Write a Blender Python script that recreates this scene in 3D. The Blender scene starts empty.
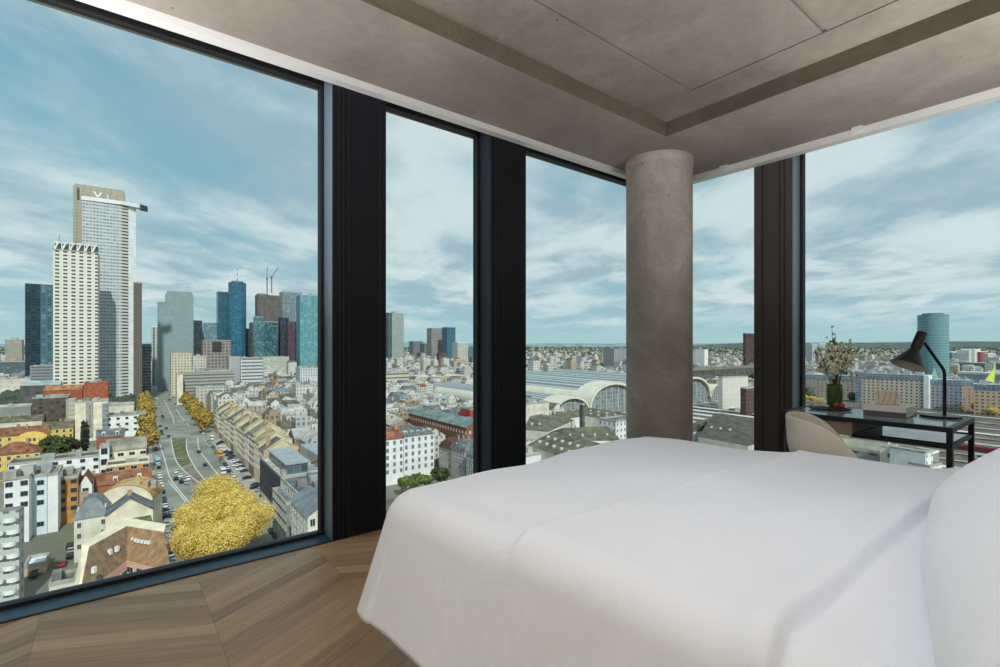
import bpy, bmesh, math, random
from mathutils import Vector, Matrix
R = math.radians
random.seed(7)
scn = bpy.context.scene
COL = scn.collection
F, HY, CX, CAMZ = 495.0, 344.0, 500.0, 1.25
GZ = -66.0
# ------------------------------------------------------------------ helpers
def X(px, Y): return (px - CX) / F * Y
def ZZ(py, Y): return CAMZ + (HY - py) / F * Y
def P3(px, py, h):
    """world point seen at a photo position, at height h above the street"""
    z = GZ + h
    Y = F * (CAMZ - z) / (py - HY)
    return Vector((X(px, Y), Y, z))
E1 = Vector((math.cos(R(38.1)), math.sin(R(38.1)), 0))
N1 = Vector((-E1.y, E1.x, 0))
def SD(s, d, z=0.0): return E1 * s + N1 * d + Vector((0, 0, z))
G1 = Vector((math.cos(R(36)), math.sin(R(36)), 0)); G2 = Vector((-G1.y, G1.x, 0))
def GG(s, t, z=GZ): return G1 * s + G2 * t + Vector((0, 0, z))

def tag(o, label=None, cat=None, group=None, kind=None):
    if label: o['label'] = label
    if cat: o['category'] = cat
    if group: o['group'] = group
    if kind: o['kind'] = kind
    return o
def empty(name, loc, rz=0.0):
    o = bpy.data.objects.new(name, None); COL.objects.link(o)
    o.location = loc; o.rotation_euler = (0, 0, rz); o.empty_display_size = .2
    return o
def thing(name, label, cat, loc, rz=0.0, group=None): return tag(empty(name, loc, rz), label, cat, group)

class MB:
    def __init__(s): s.v = []; s.f = []; s.m = []; s.uv = []
    def face(s, pts, mi=0, uv=None):
        i = len(s.v); s.v += [tuple(p) for p in pts]
        s.f.append(tuple(range(i, i + len(pts)))); s.m.append(mi)
        s.uv.append(uv or [(p[0], p[1]) for p in pts])
    def wall(s, p, q, z0, z1, mi=0, u0=0.0, zb=None):
        L = math.hypot(q[0]-p[0], q[1]-p[1]); b = z0 if zb is None else zb
        s.face([(p[0], p[1], z0), (q[0], q[1], z0), (q[0], q[1], z1), (p[0], p[1], z1)], mi,
               [(u0, z0-b), (u0+L, z0-b), (u0+L, z1-b), (u0, z1-b)])
    def prism(s, poly, z0, z1, mw=0, mr=None, bottom=False):
        n = len(poly); u = 0
        for i in range(n):
            p, q = poly[i], poly[(i+1) % n]
            s.wall(p, q, z0, z1, mw, u); u += math.hypot(q[0]-p[0], q[1]-p[1])
        s.face([(p[0], p[1], z1) for p in poly], mw if mr is None else mr)
        if bottom: s.face([(p[0], p[1], z0) for p in reversed(poly)], mw)
    def box(s, x0, x1, y0, y1, z0, z1, mi=0, mr=None):
        s.prism([(x0, y0), (x1, y0), (x1, y1), (x0, y1)], z0, z1, mi, mr, True)
    def grid(s, P, mi=0, closed_u=False, closed_v=False):
        """P[i][j] of points as shared-vertex grid"""
        b = len(s.v); nu = len(P); nv = len(P[0])
        for r in P: s.v += [tuple(p) for p in r]
        for i in range(nu if closed_u else nu-1):
            for j in range(nv if closed_v else nv-1):
                a = b+i*nv+j; c = b+((i+1) % nu)*nv+j; j2 = (j+1) % nv
                d = b+((i+1) % nu)*nv+j2; e = b+i*nv+j2
                s.f.append((a, c, d, e)); s.m.append(mi)
                s.uv.append([(i, j), (i+1, j), (i+1, j+1), (i, j+1)])
    def lathe(s, prof, n=32, c=(0, 0, 0), mi=0):
        s.grid([[(c[0]+r*math.cos(2*math.pi*k/n), c[1]+r*math.sin(2*math.pi*k/n), c[2]+z) for k in range(n)] for r, z in prof], mi, False, True)
    def tube(s, path, r, n=10, mi=0, cap=True):
        path = [Vector(p) for p in path]; rings = []
        rr = r if isinstance(r, (list, tuple)) else [r]*len(path)
        for i, p in enumerate(path):
            t = (path[min(i+1, len(path)-1)] - path[max(i-1, 0)]).normalized()
            a = Vector((0, 0, 1)) if abs(t.z) < .9 else Vector((1, 0, 0))
            u = t.cross(a).normalized(); w = t.cross(u).normalized()
            rings.append([tuple(p + (u*math.cos(2*math.pi*k/n) + w*math.sin(2*math.pi*k/n))*rr[i]) for k in range(n)])
        s.grid(rings, mi, False, True)
        if cap: s.face(rings[0], mi); s.face(list(reversed(rings[-1])), mi)
    def mesh(s, name, mats, smooth=False):
        me = bpy.data.meshes.new(name); me.from_pydata(s.v, [], s.f)
        for m in (mats if isinstance(mats, (list, tuple)) else [mats]): me.materials.append(m)
        me.polygons.foreach_set('material_index', s.m)
        ul = me.uv_layers.new(name='UVMap'); flat = []
        for u in s.uv:
            for a in u: flat += [a[0], a[1]]
        ul.data.foreach_set('uv', flat)
        if smooth: me.polygons.foreach_set('use_smooth', [True]*len(s.f))
        me.validate(); me.update(); return me
    def build(s, name, mats, parent=None, smooth=False, loc=None, auto=None):
        o = bpy.data.objects.new(name, s.mesh(name, mats, smooth)); COL.objects.link(o)
        if parent: o.parent = parent
        if loc is not None: o.location = loc
        if auto:
            bm = bmesh.new(); bm.from_mesh(o.data); bmesh.ops.remove_doubles(bm, verts=bm.verts, dist=1e-5)
            for e in bm.edges:
                if len(e.link_faces) == 2 and e.calc_face_angle(0) > R(auto): e.smooth = False
            bm.to_mesh(o.data); bm.free()
        return o
def bevel(o, w, seg=2):
    m = o.modifiers.new('bevel', 'BEVEL'); m.width = w; m.segments = seg; m.limit_method = 'ANGLE'
    return o
def weld(o):
    bm = bmesh.new(); bm.from_mesh(o.data); bmesh.ops.remove_doubles(bm, verts=bm.verts, dist=1e-5)
    bmesh.ops.recalc_face_normals(bm, faces=bm.faces); bm.to_mesh(o.data); bm.free(); return o

# ------------------------------------------------------------------ materials
def srgb(c):
    return tuple((x/12.92 if x <= .04045 else ((x+.055)/1.055)**2.4) for x in [v/255 for v in c]) + (1,)
MC = {}
def new(name):
    m = bpy.data.materials.new(name); m.use_nodes = True
    return m, m.node_tree.nodes, m.node_tree.links, m.node_tree.nodes['Principled BSDF']
def mat(name, c, rough=.7, metal=0.0, var=0.0, scale=2.0, bump=0.0, spec=.5, c2=None, stretch=None, emit=0):
    k = (name, tuple(c), rough, metal, var, scale, bump)
    if k in MC: return MC[k]
    m, N, L, b = new(name)
    b.inputs['Roughness'].default_value = rough; b.inputs['Metallic'].default_value = metal
    b.inputs['Specular IOR Level'].default_value = spec
    b.inputs['Base Color'].default_value = srgb(c)
    if var or bump or c2:
        tc = N.new('ShaderNodeTexCoord'); nz = N.new('ShaderNodeTexNoise'); nz.inputs['Scale'].default_value = scale
        nz.inputs['Detail'].default_value = 6
        if stretch:
            mp = N.new('ShaderNodeMapping'); mp.inputs['Scale'].default_value = stretch
            L.new(tc.outputs['Object'], mp.inputs[0]); L.new(mp.outputs[0], nz.inputs['Vector'])
        else: L.new(tc.outputs['Object'], nz.inputs['Vector'])
        if var or c2:
            r = N.new('ShaderNodeValToRGB'); r.color_ramp.elements[0].position = .35; r.color_ramp.elements[1].position = .65
            d = c2 or tuple(max(0, v*(1-var)) for v in c)
            r.color_ramp.elements[0].color = srgb(d); r.color_ramp.elements[1].color = srgb(tuple(min(255, v*(1+var*.3)) for v in c))
            L.new(nz.outputs['Fac'], r.inputs[0]); L.new(r.outputs[0], b.inputs['Base Color'])
        if bump:
            bp = N.new('ShaderNodeBump'); bp.inputs['Strength'].default_value = bump; bp.inputs['Distance'].default_value = .02
            L.new(nz.outputs['Fac'], bp.inputs['Height']); L.new(bp.outputs[0], b.inputs['Normal'])
    MC[k] = m; return m
def M(N, L, op, a, b=None, c=None):
    n = N.new('ShaderNodeMath'); n.operation = op
    for i, v in enumerate((a, b, c)):
        if v is None: continue
        if isinstance(v, (int, float)): n.inputs[i].default_value = v
        else: L.new(v, n.inputs[i])
    return n.outputs[0]
def mixc(N, L, f, a, b):
    n = N.new('ShaderNodeMix'); n.data_type = 'RGBA'
    for i, v in ((0, f), (6, a), (7, b)):
        if isinstance(v, (int, float)): n.inputs[i].default_value = v
        elif isinstance(v, tuple): n.inputs[i].default_value = v
        else: L.new(v, n.inputs[i])
    return n.outputs[2]
FC = {}
def fac(wall, win, pu=3.0, pv=3.3, wu=.45, wv=.5, rough=.5, vary=.5, off=.5, lit=None, wallvar=.12, metal=0.0):
    """wall with a regular grid of windows laid out in metres over its UVs"""
    k = (wall, win, pu, pv, wu, wv, rough, vary, off, metal)
    if k in FC: return FC[k]
    m, N, L, b = new('facade'); tc = N.new('ShaderNodeTexCoord'); sx = N.new('ShaderNodeSeparateXYZ'); L.new(tc.outputs['UV'], sx.inputs[0])
    u = M(N, L, 'DIVIDE', sx.outputs[0], pu); v = M(N, L, 'DIVIDE', sx.outputs[1], pv)
    fu = M(N, L, 'ABSOLUTE', M(N, L, 'SUBTRACT', M(N, L, 'FRACT', u), .5)); fv = M(N, L, 'ABSOLUTE', M(N, L, 'SUBTRACT', M(N, L, 'FRACT', v), off))
    mk = M(N, L, 'MULTIPLY', M(N, L, 'LESS_THAN', fu, wu/2), M(N, L, 'LESS_THAN', fv, wv/2))
    cb = N.new('ShaderNodeCombineXYZ'); L.new(M(N, L, 'FLOOR', u), cb.inputs[0]); L.new(M(N, L, 'FLOOR', v), cb.inputs[1])
    wn = N.new('ShaderNodeTexWhiteNoise'); L.new(cb.outputs[0], wn.inputs[0])
    nz = N.new('ShaderNodeTexNoise'); nz.inputs['Scale'].default_value = .12; nz.inputs['Detail'].default_value = 5; L.new(tc.outputs['Object'], nz.inputs['Vector'])
    wc = srgb(wall); wd = srgb(tuple(x*(1-wallvar*1.6) for x in wall))
    wallc = mixc(N, L, nz.outputs['Fac'], wd, wc)
    g = srgb(win); g2 = srgb(tuple(min(255, x+vary*95) for x in win))
    winc = mixc(N, L, M(N, L, 'POWER', wn.outputs['Value'], 2.0), g, g2)
    L.new(mixc(N, L, mk, wallc, winc), b.inputs['Base Color'])
    L.new(M(N, L, 'SUBTRACT', .85, M(N, L, 'MULTIPLY', mk, .85-rough)), b.inputs['Roughness'])
    b.inputs['Metallic'].default_value = metal
    FC[k] = m; return m

CONC = None
def concrete(name, c1, c2, scale=1.6, pits=True, dark=.35):
    m, N, L, b = new(name); tc = N.new('ShaderNodeTexCoord')
    n1 = N.new('ShaderNodeTexNoise'); n1.inputs['Scale'].default_value = scale; n1.inputs['Detail'].default_value = 9; n1.inputs['Roughness'].default_value = .62; n1.inputs['Distortion'].default_value = .6
    n2 = N.new('ShaderNodeTexNoise'); n2.inputs['Scale'].default_value = scale*14; n2.inputs['Detail'].default_value = 6
    L.new(tc.outputs['Object'], n1.inputs['Vector']); L.new(tc.outputs['Object'], n2.inputs['Vector'])
    r = N.new('ShaderNodeValToRGB'); r.color_ramp.elements[0].position = .3; r.color_ramp.elements[1].position = .68
    r.color_ramp.elements[0].color = srgb(c2); r.color_ramp.elements[1].color = srgb(c1)
    L.new(n1.outputs['Fac'], r.inputs[0])
    dk = M(N, L, 'MULTIPLY', M(N, L, 'SUBTRACT', n2.outputs['Fac'], .5), dark)
    base = mixc(N, L, M(N, L, 'ADD', dk, .12), r.outputs[0], srgb(tuple(x*.55 for x in c2)))
    if pits:
        vo = N.new('ShaderNodeTexVoronoi'); vo.inputs['Scale'].default_value = 7.0; vo.inputs['Randomness'].default_value = 1
        L.new(tc.outputs['Object'], vo.inputs['Vector'])
        pit = M(N, L, 'LESS_THAN', vo.outputs['Distance'], .055)
        base = mixc(N, L, M(N, L, 'MULTIPLY', pit, .7), base, srgb(tuple(x*.4 for x in c2)))
    L.new(base, b.inputs['Base Color']); b.inputs['Roughness'].default_value = .75
    bp = N.new('ShaderNodeBump'); bp.inputs['Strength'].default_value = .25; bp.inputs['Distance'].default_value = .01
    L.new(n2.outputs['Fac'], bp.inputs['Height']); L.new(bp.outputs[0], b.inputs['Normal'])
    return m
def oak():
    m, N, L, b = new('oak_chevron'); g = N.new('ShaderNodeNewGeometry'); sx = N.new('ShaderNodeSeparateXYZ')
    mp = N.new('ShaderNodeMapping'); mp.vector_type = 'POINT'; mp.inputs['Rotation'].default_value = (0, 0, -R(38.1))
    L.new(g.outputs['Position'], mp.inputs[0]); L.new(mp.outputs[0], sx.inputs[0])
    W, w = .62, .095; k = math.tan(R(27))
    u = M(N, L, 'ADD', sx.outputs[0], 20.1); v = sx.outputs[1]
    pp = M(N, L, 'PINGPONG', u, W); vv = M(N, L, 'DIVIDE', M(N, L, 'ADD', v, M(N, L, 'MULTIPLY', pp, k)), w)
    colf = M(N, L, 'FLOOR', M(N, L, 'DIVIDE', u, W)); pl = M(N, L, 'FLOOR', vv)
    cb = N.new('ShaderNodeCombineXYZ'); L.new(colf, cb.inputs[0]); L.new(pl, cb.inputs[1])
    wn = N.new('ShaderNodeTexWhiteNoise'); L.new(cb.outputs[0], wn.inputs[0])
    c3 = N.new('ShaderNodeCombineXYZ'); L.new(M(N, L, 'MULTIPLY', pp, 2.2), c3.inputs[0]); L.new(M(N, L, 'MULTIPLY', vv, 2.6), c3.inputs[1]); L.new(M(N, L, 'ADD', M(N, L, 'MULTIPLY', wn.outputs['Value'], 40), colf), c3.inputs[2])
    nz = N.new('ShaderNodeTexNoise'); nz.inputs['Scale'].default_value = 1.6; nz.inputs['Detail'].default_value = 8; nz.inputs['Roughness'].default_value = .65; L.new(c3.outputs[0], nz.inputs['Vector'])
    t = M(N, L, 'ADD', M(N, L, 'MULTIPLY', wn.outputs['Value'], .38), M(N, L, 'MULTIPLY', nz.outputs['Fac'], .78))
    r = N.new('ShaderNodeValToRGB'); r.color_ramp.elements[0].position = .2; r.color_ramp.elements[1].position = .85
    r.color_ramp.elements[0].color = srgb((112, 86, 60)); r.color_ramp.elements[1].color = srgb((184, 152, 114)); L.new(t, r.inputs[0])
    fr = M(N, L, 'FRACT', vv); e1 = M(N, L, 'LESS_THAN', M(N, L, 'MINIMUM', fr, M(N, L, 'SUBTRACT', 1, fr)), .016)
    e2 = M(N, L, 'LESS_THAN', M(N, L, 'MINIMUM', pp, M(N, L, 'SUBTRACT', W, pp)), .0018)
    e = M(N, L, 'MAXIMUM', e1, e2)
    L.new(mixc(N, L, M(N, L, 'MULTIPLY', e, .38), r.outputs[0], srgb((64, 50, 40))), b.inputs['Base Color'])
    b.inputs['Roughness'].default_value = .42
    bp = N.new('ShaderNodeBump'); bp.inputs['Strength'].default_value = .2; bp.inputs['Distance'].default_value = .003
    L.new(M(N, L, 'SUBTRACT', nz.outputs['Fac'], e), bp.inputs['Height']); L.new(bp.outputs[0], b.inputs['Normal'])
    return m
def glass(name, tint=(236, 244, 243), refl=1.0):
    m, N, L, b = new(name); N.remove(b); out = [n for n in N if n.type == 'OUTPUT_MATERIAL'][0]
    tr = N.new('ShaderNodeBsdfTransparent'); tr.inputs[0].default_value = srgb(tint)
    gl = N.new('ShaderNodeBsdfGlossy'); gl.inputs['Roughness'].default_value = .0
    fr = N.new('ShaderNodeFresnel'); fr.inputs[0].default_value = 1.45
    mx = N.new('ShaderNodeMixShader'); L.new(M(N, L, 'MULTIPLY', fr.outputs[0], refl), mx.inputs[0]); L.new(tr.outputs[0], mx.inputs[1]); L.new(gl.outputs[0], mx.inputs[2])
    L.new(mx.outputs[0], out.inputs[0]); return m

concC = concrete('ceiling_concrete', (134, 127, 115), (98, 92, 82), 1.3, True, .4)
concB = concrete('beam_concrete', (138, 129, 119), (108, 100, 91), 1.1, True, .35)
concE = concrete('beam_edge_concrete', (98, 91, 72), (70, 65, 50), 2.2, True, .3)
concP = concrete('pillar_concrete', (172, 161, 150), (132, 122, 112), 2.4, True, .45)
OAK = oak()
black = mat('black_panel', (15, 17, 23), .6, 0, .1, 1.5, spec=.2)
brownblk = mat('dark_bronze_panel', (62, 54, 55), .5, 0, .1, 1.5)
gasket = mat('gasket_black', (12, 12, 14), .6)
navy = mat('navy_reveal', (32, 36, 48), .6, .1)
retblue = mat('grey_blue_reveal', (112, 128, 138), .4, .2)
sillblue = mat('slate_blue_sill', (48, 80, 98), .45, .15, .12, 3)
alu = mat('pale_aluminium', (206, 204, 200), .45, .3)
GL = glass('window_glass', (234, 243, 243), .35)
fabric = None
def mkfabric(name, c, scale=1.0):
    m, N, L, b = new(name); b.inputs['Base Color'].default_value = srgb(c); b.inputs['Roughness'].default_value = .82
    b.inputs['Sheen Weight'].default_value = .25; b.inputs['Sheen Roughness'].default_value = .5
    tc = N.new('ShaderNodeTexCoord'); n1 = N.new('ShaderNodeTexNoise'); n1.inputs['Scale'].default_value = 5*scale; n1.inputs['Detail'].default_value = 4; n1.inputs['Distortion'].default_value = 1.0
    mp = N.new('ShaderNodeMapping'); mp.inputs['Scale'].default_value = (1, 1, .35); L.new(tc.outputs['Object'], mp.inputs[0]); L.new(mp.outputs[0], n1.inputs['Vector'])
    bp = N.new('ShaderNodeBump'); bp.inputs['Strength'].default_value = .3; bp.inputs['Distance'].default_value = .03
    L.new(n1.outputs['Fac'], bp.inputs['Height']); L.new(bp.outputs[0], b.inputs['Normal']); return m
LINEN = mkfabric('white_linen', (234, 237, 245))
PILW = mkfabric('pillow_linen', (234, 237, 245), .7)

# ------------------------------------------------------------------ room shell
def spoly(pts): return [SD(a, b) for a, b in pts]
def sbox(mb, s0, s1, d0, d1, z0, z1, mi=0, mr=None):
    mb.prism([SD(s0, d0), SD(s1, d0), SD(s1, d1), SD(s0, d1)], z0, z1, mi, mr, True)
def struct(name, mb, mats, parent=None, **k):
    o = mb.build(name, mats, parent, **k)
    if not parent: o['kind'] = 'structure'
    return o
SMIN, SI, SGL, DI, DGL, DMIN = -3.2, 4.68, 4.87, 3.12, 3.31, -.85
mb = MB(); sbox(mb, SMIN-.15, SI, DMIN-.15, DI, -.3, 0); struct('floor', mb, OAK)
# ceiling: slab panels with open joints over a backing, and the lower perimeter beam
mb = MB(); ZS, ZB = 3.055, 2.94
sbox(mb, SMIN-.15, SI+.5, DMIN-.15, DI+.5, ZS+.02, ZS+.3)
jg = .012; SJ, DJ, SB, DB, D3 = 3.252, 1.939, 3.551, 2.338, 1.093
for (a, b_, c, d) in [(SMIN-.15, SJ-jg, DMIN-.15, D3-jg), (SMIN-.15, SJ-jg, D3+jg, DJ-jg), (SJ, SB, DMIN-.15, DB), (SMIN-.15, .55-jg*.5, DJ, DB), (.55+jg*.5, SJ, DJ, DB)]:
    sbox(mb, a, b_, c, d, ZS, ZS+.021)
struct('ceiling', mb, concC)
mb = MB()
mb.prism(spoly([(SMIN-.15, DB), (SB, DB), (SB, DMIN-.15), (SI, DMIN-.15), (SI, DI), (SMIN-.15, DI)]), ZB, ZS+.1, 1, 0)
mb.face([tuple(SD(a, b, ZB)) for a, b in [(SMIN-.15, DB), (SB, DB), (SI, DI), (SMIN-.15, DI)]], 0)
mb.face([tuple(SD(a, b, ZB)) for a, b in [(SB, DB), (SB, DMIN-.15), (SI, DMIN-.15), (SI, DI)]], 0)
struct('trim_1', mb, [concB, concE])                      # perimeter beam
mb = MB(); sbox(mb, SMIN-.15, SI-.06, DI-.07, DI-.002, 2.896, ZB); sbox(mb, SI-.09, SI-.002, DMIN, DI-.07, 2.884, ZB)
for d in (2.35, 1.28, .2): sbox(mb, SI-.13, SI-.09, d, d+.07, 2.915, ZB)
struct('trim_2', mb, alu)                                  # aluminium blind track along both window walls
mb = MB(); sbox(mb, SMIN-.15, SI+.3, DI, DGL+.08, 3.0, 3.2); sbox(mb, SMIN-.15, SI+.3, DGL-.03, DGL+.03, 2.947, 3.0)
sbox(mb, SI, SGL+.08, DMIN-.15, DI, 3.0, 3.2); sbox(mb, SGL-.03, SGL+.03, DMIN-.15, DGL, 2.965, 3.0); struct('trim_3', mb, gasket)
mb = MB(); sbox(mb, SMIN-.15, SI, DI, DGL+.06, -.3, .002); sbox(mb, SI, SGL+.06, DMIN-.15, DGL+.06, -.3, .002); struct('trim_4', mb, sillblue)
mb = MB(); sbox(mb, SMIN-.15, SI, DI-.004, DI+.006, -.01, .006); sbox(mb, SMIN-.1, SGL, DGL-.05, DGL-.01, 0, .022)
sbox(mb, SGL-.05, SGL-.01, DMIN, DGL, 0, .022); struct('trim_5', mb, gasket)
mb = MB(); sbox(mb, SMIN-.3, SMIN-.15, DMIN-.3, DGL+.1, -.3, 3.3); struct('wall_left', mb, mat('plaster_wall', (190, 184, 176), .8, 0, .05, 1))
mb = MB(); sbox(mb, SMIN-.3, SGL+.1, DMIN-.3, DMIN-.15, -.3, 3.3); struct('wall_back', mb, mat('plaster_wall', (190, 184, 176), .8, 0, .05, 1))
# opaque ventilation panels between the panes
def panel_left(n, s0, s1, body, rev=None):
    mb = MB(); sbox(mb, s0, s1, DI, DGL+.05, 0.0, 3.0, 0)
    sbox(mb, s0-.0015, s0, DI+.012, DGL-.03, .004, 3.0, 1)
    for k in (.10, .17, .27): sbox(mb, s0+(s1-s0)*k, s0+(s1-s0)*k+.006, DI-.006, DI, 0.0, 2.93, 2)
    sbox(mb, s1-.05, s1-.044, DI-.004, DI, 0.0, 2.93, 2)
    sbox(mb, s0-.025, s0, DGL-.03, DGL+.03, 0.0, 3.0, 2); sbox(mb, s1, s1+.02, DGL-.03, DGL+.03, 0, 3.0, 2)
    struct('wall_front', mb, [body, rev or retblue, gasket])
panel_left(1, 1.102, 1.464, black)
panel_left(2, 2.363, 2.722, black, navy)
panel_left(3, -1.35, -.99, black)
def panel_right(d0, d1, body):
    mb = MB(); sbox(mb, SI, SGL+.05, d0, d1, 0.0, 3.0, 0)
    sbox(mb, SI+.012, SGL-.03, d0-.0015, d0, .004, 3.0, 1)
    for k in (.18, .3, .75): sbox(mb, SI-.006, SI, d0+(d1-d0)*k, d0+(d1-d0)*k+.006, 0.0, 2.93, 2)
    sbox(mb, SGL-.03, SGL+.03, d0-.025, d0, 0, 3.0, 2); sbox(mb, SGL-.03, SGL+.03, d1, d1+.02, 0, 3.0, 2)
    struct('wall_right', mb, [body, retblue, gasket])
panel_right(1.83, 2.156, brownblk)
wn_ = 0
def window(a, b, side):
    global wn_; wn_ += 1
    w = empty('window_%d' % wn_, SD(a, DGL) if side == 'L' else SD(SGL, a)); w['kind'] = 'structure'
    o = w.location
    mb = MB()
    if side == 'L': P = [SD(a, DGL, .02), SD(b, DGL, .02), SD(b, DGL, 2.95), SD(a, DGL, 2.95)]
    else: P = [SD(SGL, a, .02), SD(SGL, b, .02), SD(SGL, b, 2.97), SD(SGL, a, 2.97)]
    mb.face([tuple(p-o) for p in P]); mb.build('glass_pane', GL, w)
window(-.99, 1.102, 'L'); window(1.464, 2.363, 'L'); window(2.722, SGL, 'L'); window(2.156, DGL, 'R'); window(-.75, 1.83, 'R'); window(-3.1, -1.35, 'L')
# column
t = thing('concrete_column', 'thick round bare concrete column standing in the window corner', 'column', SD(4.0, 2.709))
mb = MB(); mb.lathe([(.295, 0), (.295, 1.47), (.295, 2.87)], 64); mb.build('shaft', concP, t, smooth=True)
mb = MB(); mb.lathe([(.295, 2.868), (.302, 2.872), (.302, ZB)], 64); mb.build('collar', concP, t, smooth=True)

# ------------------------------------------------------------------ bed
Nf = Vector((-.475, 1.815, 0)); Ff = Vector((.95, 3.40, 0))
ea = (Ff-Nf).normalized(); eb = Vector((ea.y, -ea.x, 0)); BW = (Ff-Nf).length; BL = 2.16
bed = thing('bed', 'wide double bed made up with smooth white linen in the window corner', 'bed', Nf.copy(), math.atan2(ea.y, ea.x))
# local frame: x along the foot, y = -eb direction (head lies at -y)
def hum(x, y):
    return .007*math.sin(1.2*x-7.5*y+1.5*math.sin(3*x))*math.exp(-((y-.9)/.5)**2)+.004*math.sin(11*x+4*y+2*math.sin(5*y))+.012*math.sin(2.1*x+1.3)*math.sin(1.7*y+.4) + .006*math.sin(5.3*x+2*y) + .004*math.sin(9*y-4*x)
def l2(P): v = Vector((P[0]-Nf.x, P[1]-Nf.y, 0)); return (v.dot(ea), v.dot(eb))
sA, sB_ = l2((.026, 1.43)), l2((1.685, 2.735)); tA, tB = l2((.53, .987)), l2((1.674, 1.879))
def sideline(a, b, x, y): # signed distance to line a->b (positive towards head)
    dx, dy = b[0]-a[0], b[1]-a[1]; l = math.hypot(dx, dy); return -((x-a[0])*dy-(y-a[1])*dx)/l
def sm(x, a, b): t_ = min(1, max(0, (x-a)/(b-a))); return t_*t_*(3-2*t_)
def cloth(x0, x1, y0, y1, ztop, drop, r, n=230, lift=0, flare=.05, puff=.02, inset=0, open_head=True):
    ix0, ix1, iy0, iy1 = x0+r, x1-r, y0+r, y1-r
    TM = R(73); arc = r*TM; mx = arc+drop
    def axis(lo, hi, n_):
        a = [lo-mx+mx*i/40 for i in range(40)]; c = [lo+(hi-lo)*i/n_ for i in range(n_+1)]; e = [hi+mx*(i+1)/40 for i in range(40)]
        return a+c+e
    xs = axis(ix0, ix1, n); ys = axis(iy0, iy1, n); G = []
    for p in xs:
        row = []
        for q in ys:
            cx = min(max(p, ix0), ix1); cy = min(max(q, iy0), iy1); vx, vy = p-cx, q-cy
            d = math.hypot(vx, vy); z = ztop + puff*math.sin(math.pi*min(1, max(0, (cx-x0)/(x1-x0))))**.6*math.sin(math.pi*min(1, max(0, (cy-y0)/(y1-y0)*.8+.1)))**.6
            ds = sideline(sA, sB_, cx, cy); dt = sideline(tA, tB, cx, cy)
            z += .016*sm(ds, -.004, .018) - .034*sm(dt, -.004, .020) + .008*math.exp(-(ds/.05)**2) + .012*math.exp(-((dt+.03)/.04)**2)
            z += hum(cx, cy) + .05*math.exp(-(cy/.55)**2)*max(0, 1-cx/BW)
            x, y = cx, cy
            if d > 1e-9:
                dd = max(abs(vx), abs(vy)); ux, uy = vx/d, vy/d
                if dd < arc: th = dd/r; rho = r*math.sin(th); z -= r*(1-math.cos(th))
                else:
                    k = (dd-arc)/drop; th_pos = (cx+cy)*1.0+math.atan2(uy, ux)*.7
                    fold = .007*math.sin(th_pos*7+1.1)*k+.002*math.sin(th_pos*19)*k
                    rho = r*math.sin(TM)+(dd-arc)*math.cos(TM)+fold; z -= r*(1-math.cos(TM))+(dd-arc)*math.sin(TM)
                x += ux*rho; y += uy*rho
            row.append((x, -y, z))
        G.append(row)
    return G
mb = MB(); mb.grid(cloth(0, BW, 0, BL, .655, .33, .13, flare=.085)); dv = weld(mb.build('duvet', LINEN, bed, smooth=True))
sd = dv.modifiers.new('thick', 'SOLIDIFY'); sd.thickness = .02; sd.offset = -1
mb = MB(); mb.box(.10, BW-.10, -BL+.08, -.10, .30, .575); bevel(mb.build('mattress', mat('mattress_white', (215, 213, 210), .9), bed), .05, 3)
mb = MB(); mb.box(.16, BW-.16, -BL+.05, -.16, .08, .30); mb.build('base', mat('dark_bed_base', (58, 50, 46), .8), bed)
for a in (.25, BW-.25):
    for b_ in (-.25, -BL+.2):
        mb = MB(); mb.box(a-.03, a+.03, b_-.03, b_+.03, 0, .08); mb.build('leg', black, bed)
mb = MB(); mb.box(-.1, BW+.1, -BL-.12, -BL-.03, 0, 1.15); bevel(mb.build('headboard', mat('headboard_fabric', (120, 110, 102), .9, 0, .1, 3), bed), .03, 3)
# pillows: local x across the bed, leaning on the headboard
def pillow(cx, label, tilt=32, wid=.98, hh=.52, th=.13, yb=1.50):
    t = thing('pillow', label, 'pillow', Nf+ea*cx+eb*yb+Vector((0, 0, .64)), math.atan2(ea.y, ea.x))
    G = []; n = 48; m_ = 40
    for i in range(n+1):
        u = -1+2*i/n; row = []
        for j in range(m_):
            a = 2*math.pi*j/m_
            w = (1-abs(u)**3.2)**.55
            ca, sa = math.cos(a), math.sin(a)
            h = math.copysign(abs(ca)**.75, ca)*hh/2*(.80+.20*w if abs(u) < 1 else .8)*(1 if abs(u) < .999 else .99)*(w**.28 if w > 0 else 0.0)
            k = math.copysign(abs(sa)**.9, sa)*th*w*(1-.0*abs(ca))
            h += .006*math.sin(7*u+3*a); k += .006*math.sin(9*u+2*a)*w
            x = u*wid/2*(1-.05*(abs(ca)**2)*(1-abs(u)))
            # stand up: h is height, k thickness; lean back towards the head (-y)
            row.append((x, -(h+hh/2)*math.sin(R(tilt))-k*math.cos(R(tilt)) , (h+hh/2)*math.cos(R(tilt))-k*math.sin(R(tilt))+.0))
        G.append(row)
    mb = MB(); mb.grid(G, 0, False, True)
    o = weld(mb.build('pillowcase', PILW, t, smooth=True)); return t
pillow(.70, 'large plump white pillow leaning at the head of the bed', wid=1.62, hh=.44, tilt=51, th=.15, yb=1.56)

# ------------------------------------------------------------------ desk and what stands on it
DT = .77
dblk = mat('black_steel', (18, 18, 20), .45, .3)
desk = thing('desk', 'slim black steel desk with glass top and glass shelf by the right window', 'desk', SD(3.78, .63, 0), math.atan2(E1.y, E1.x))
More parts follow.
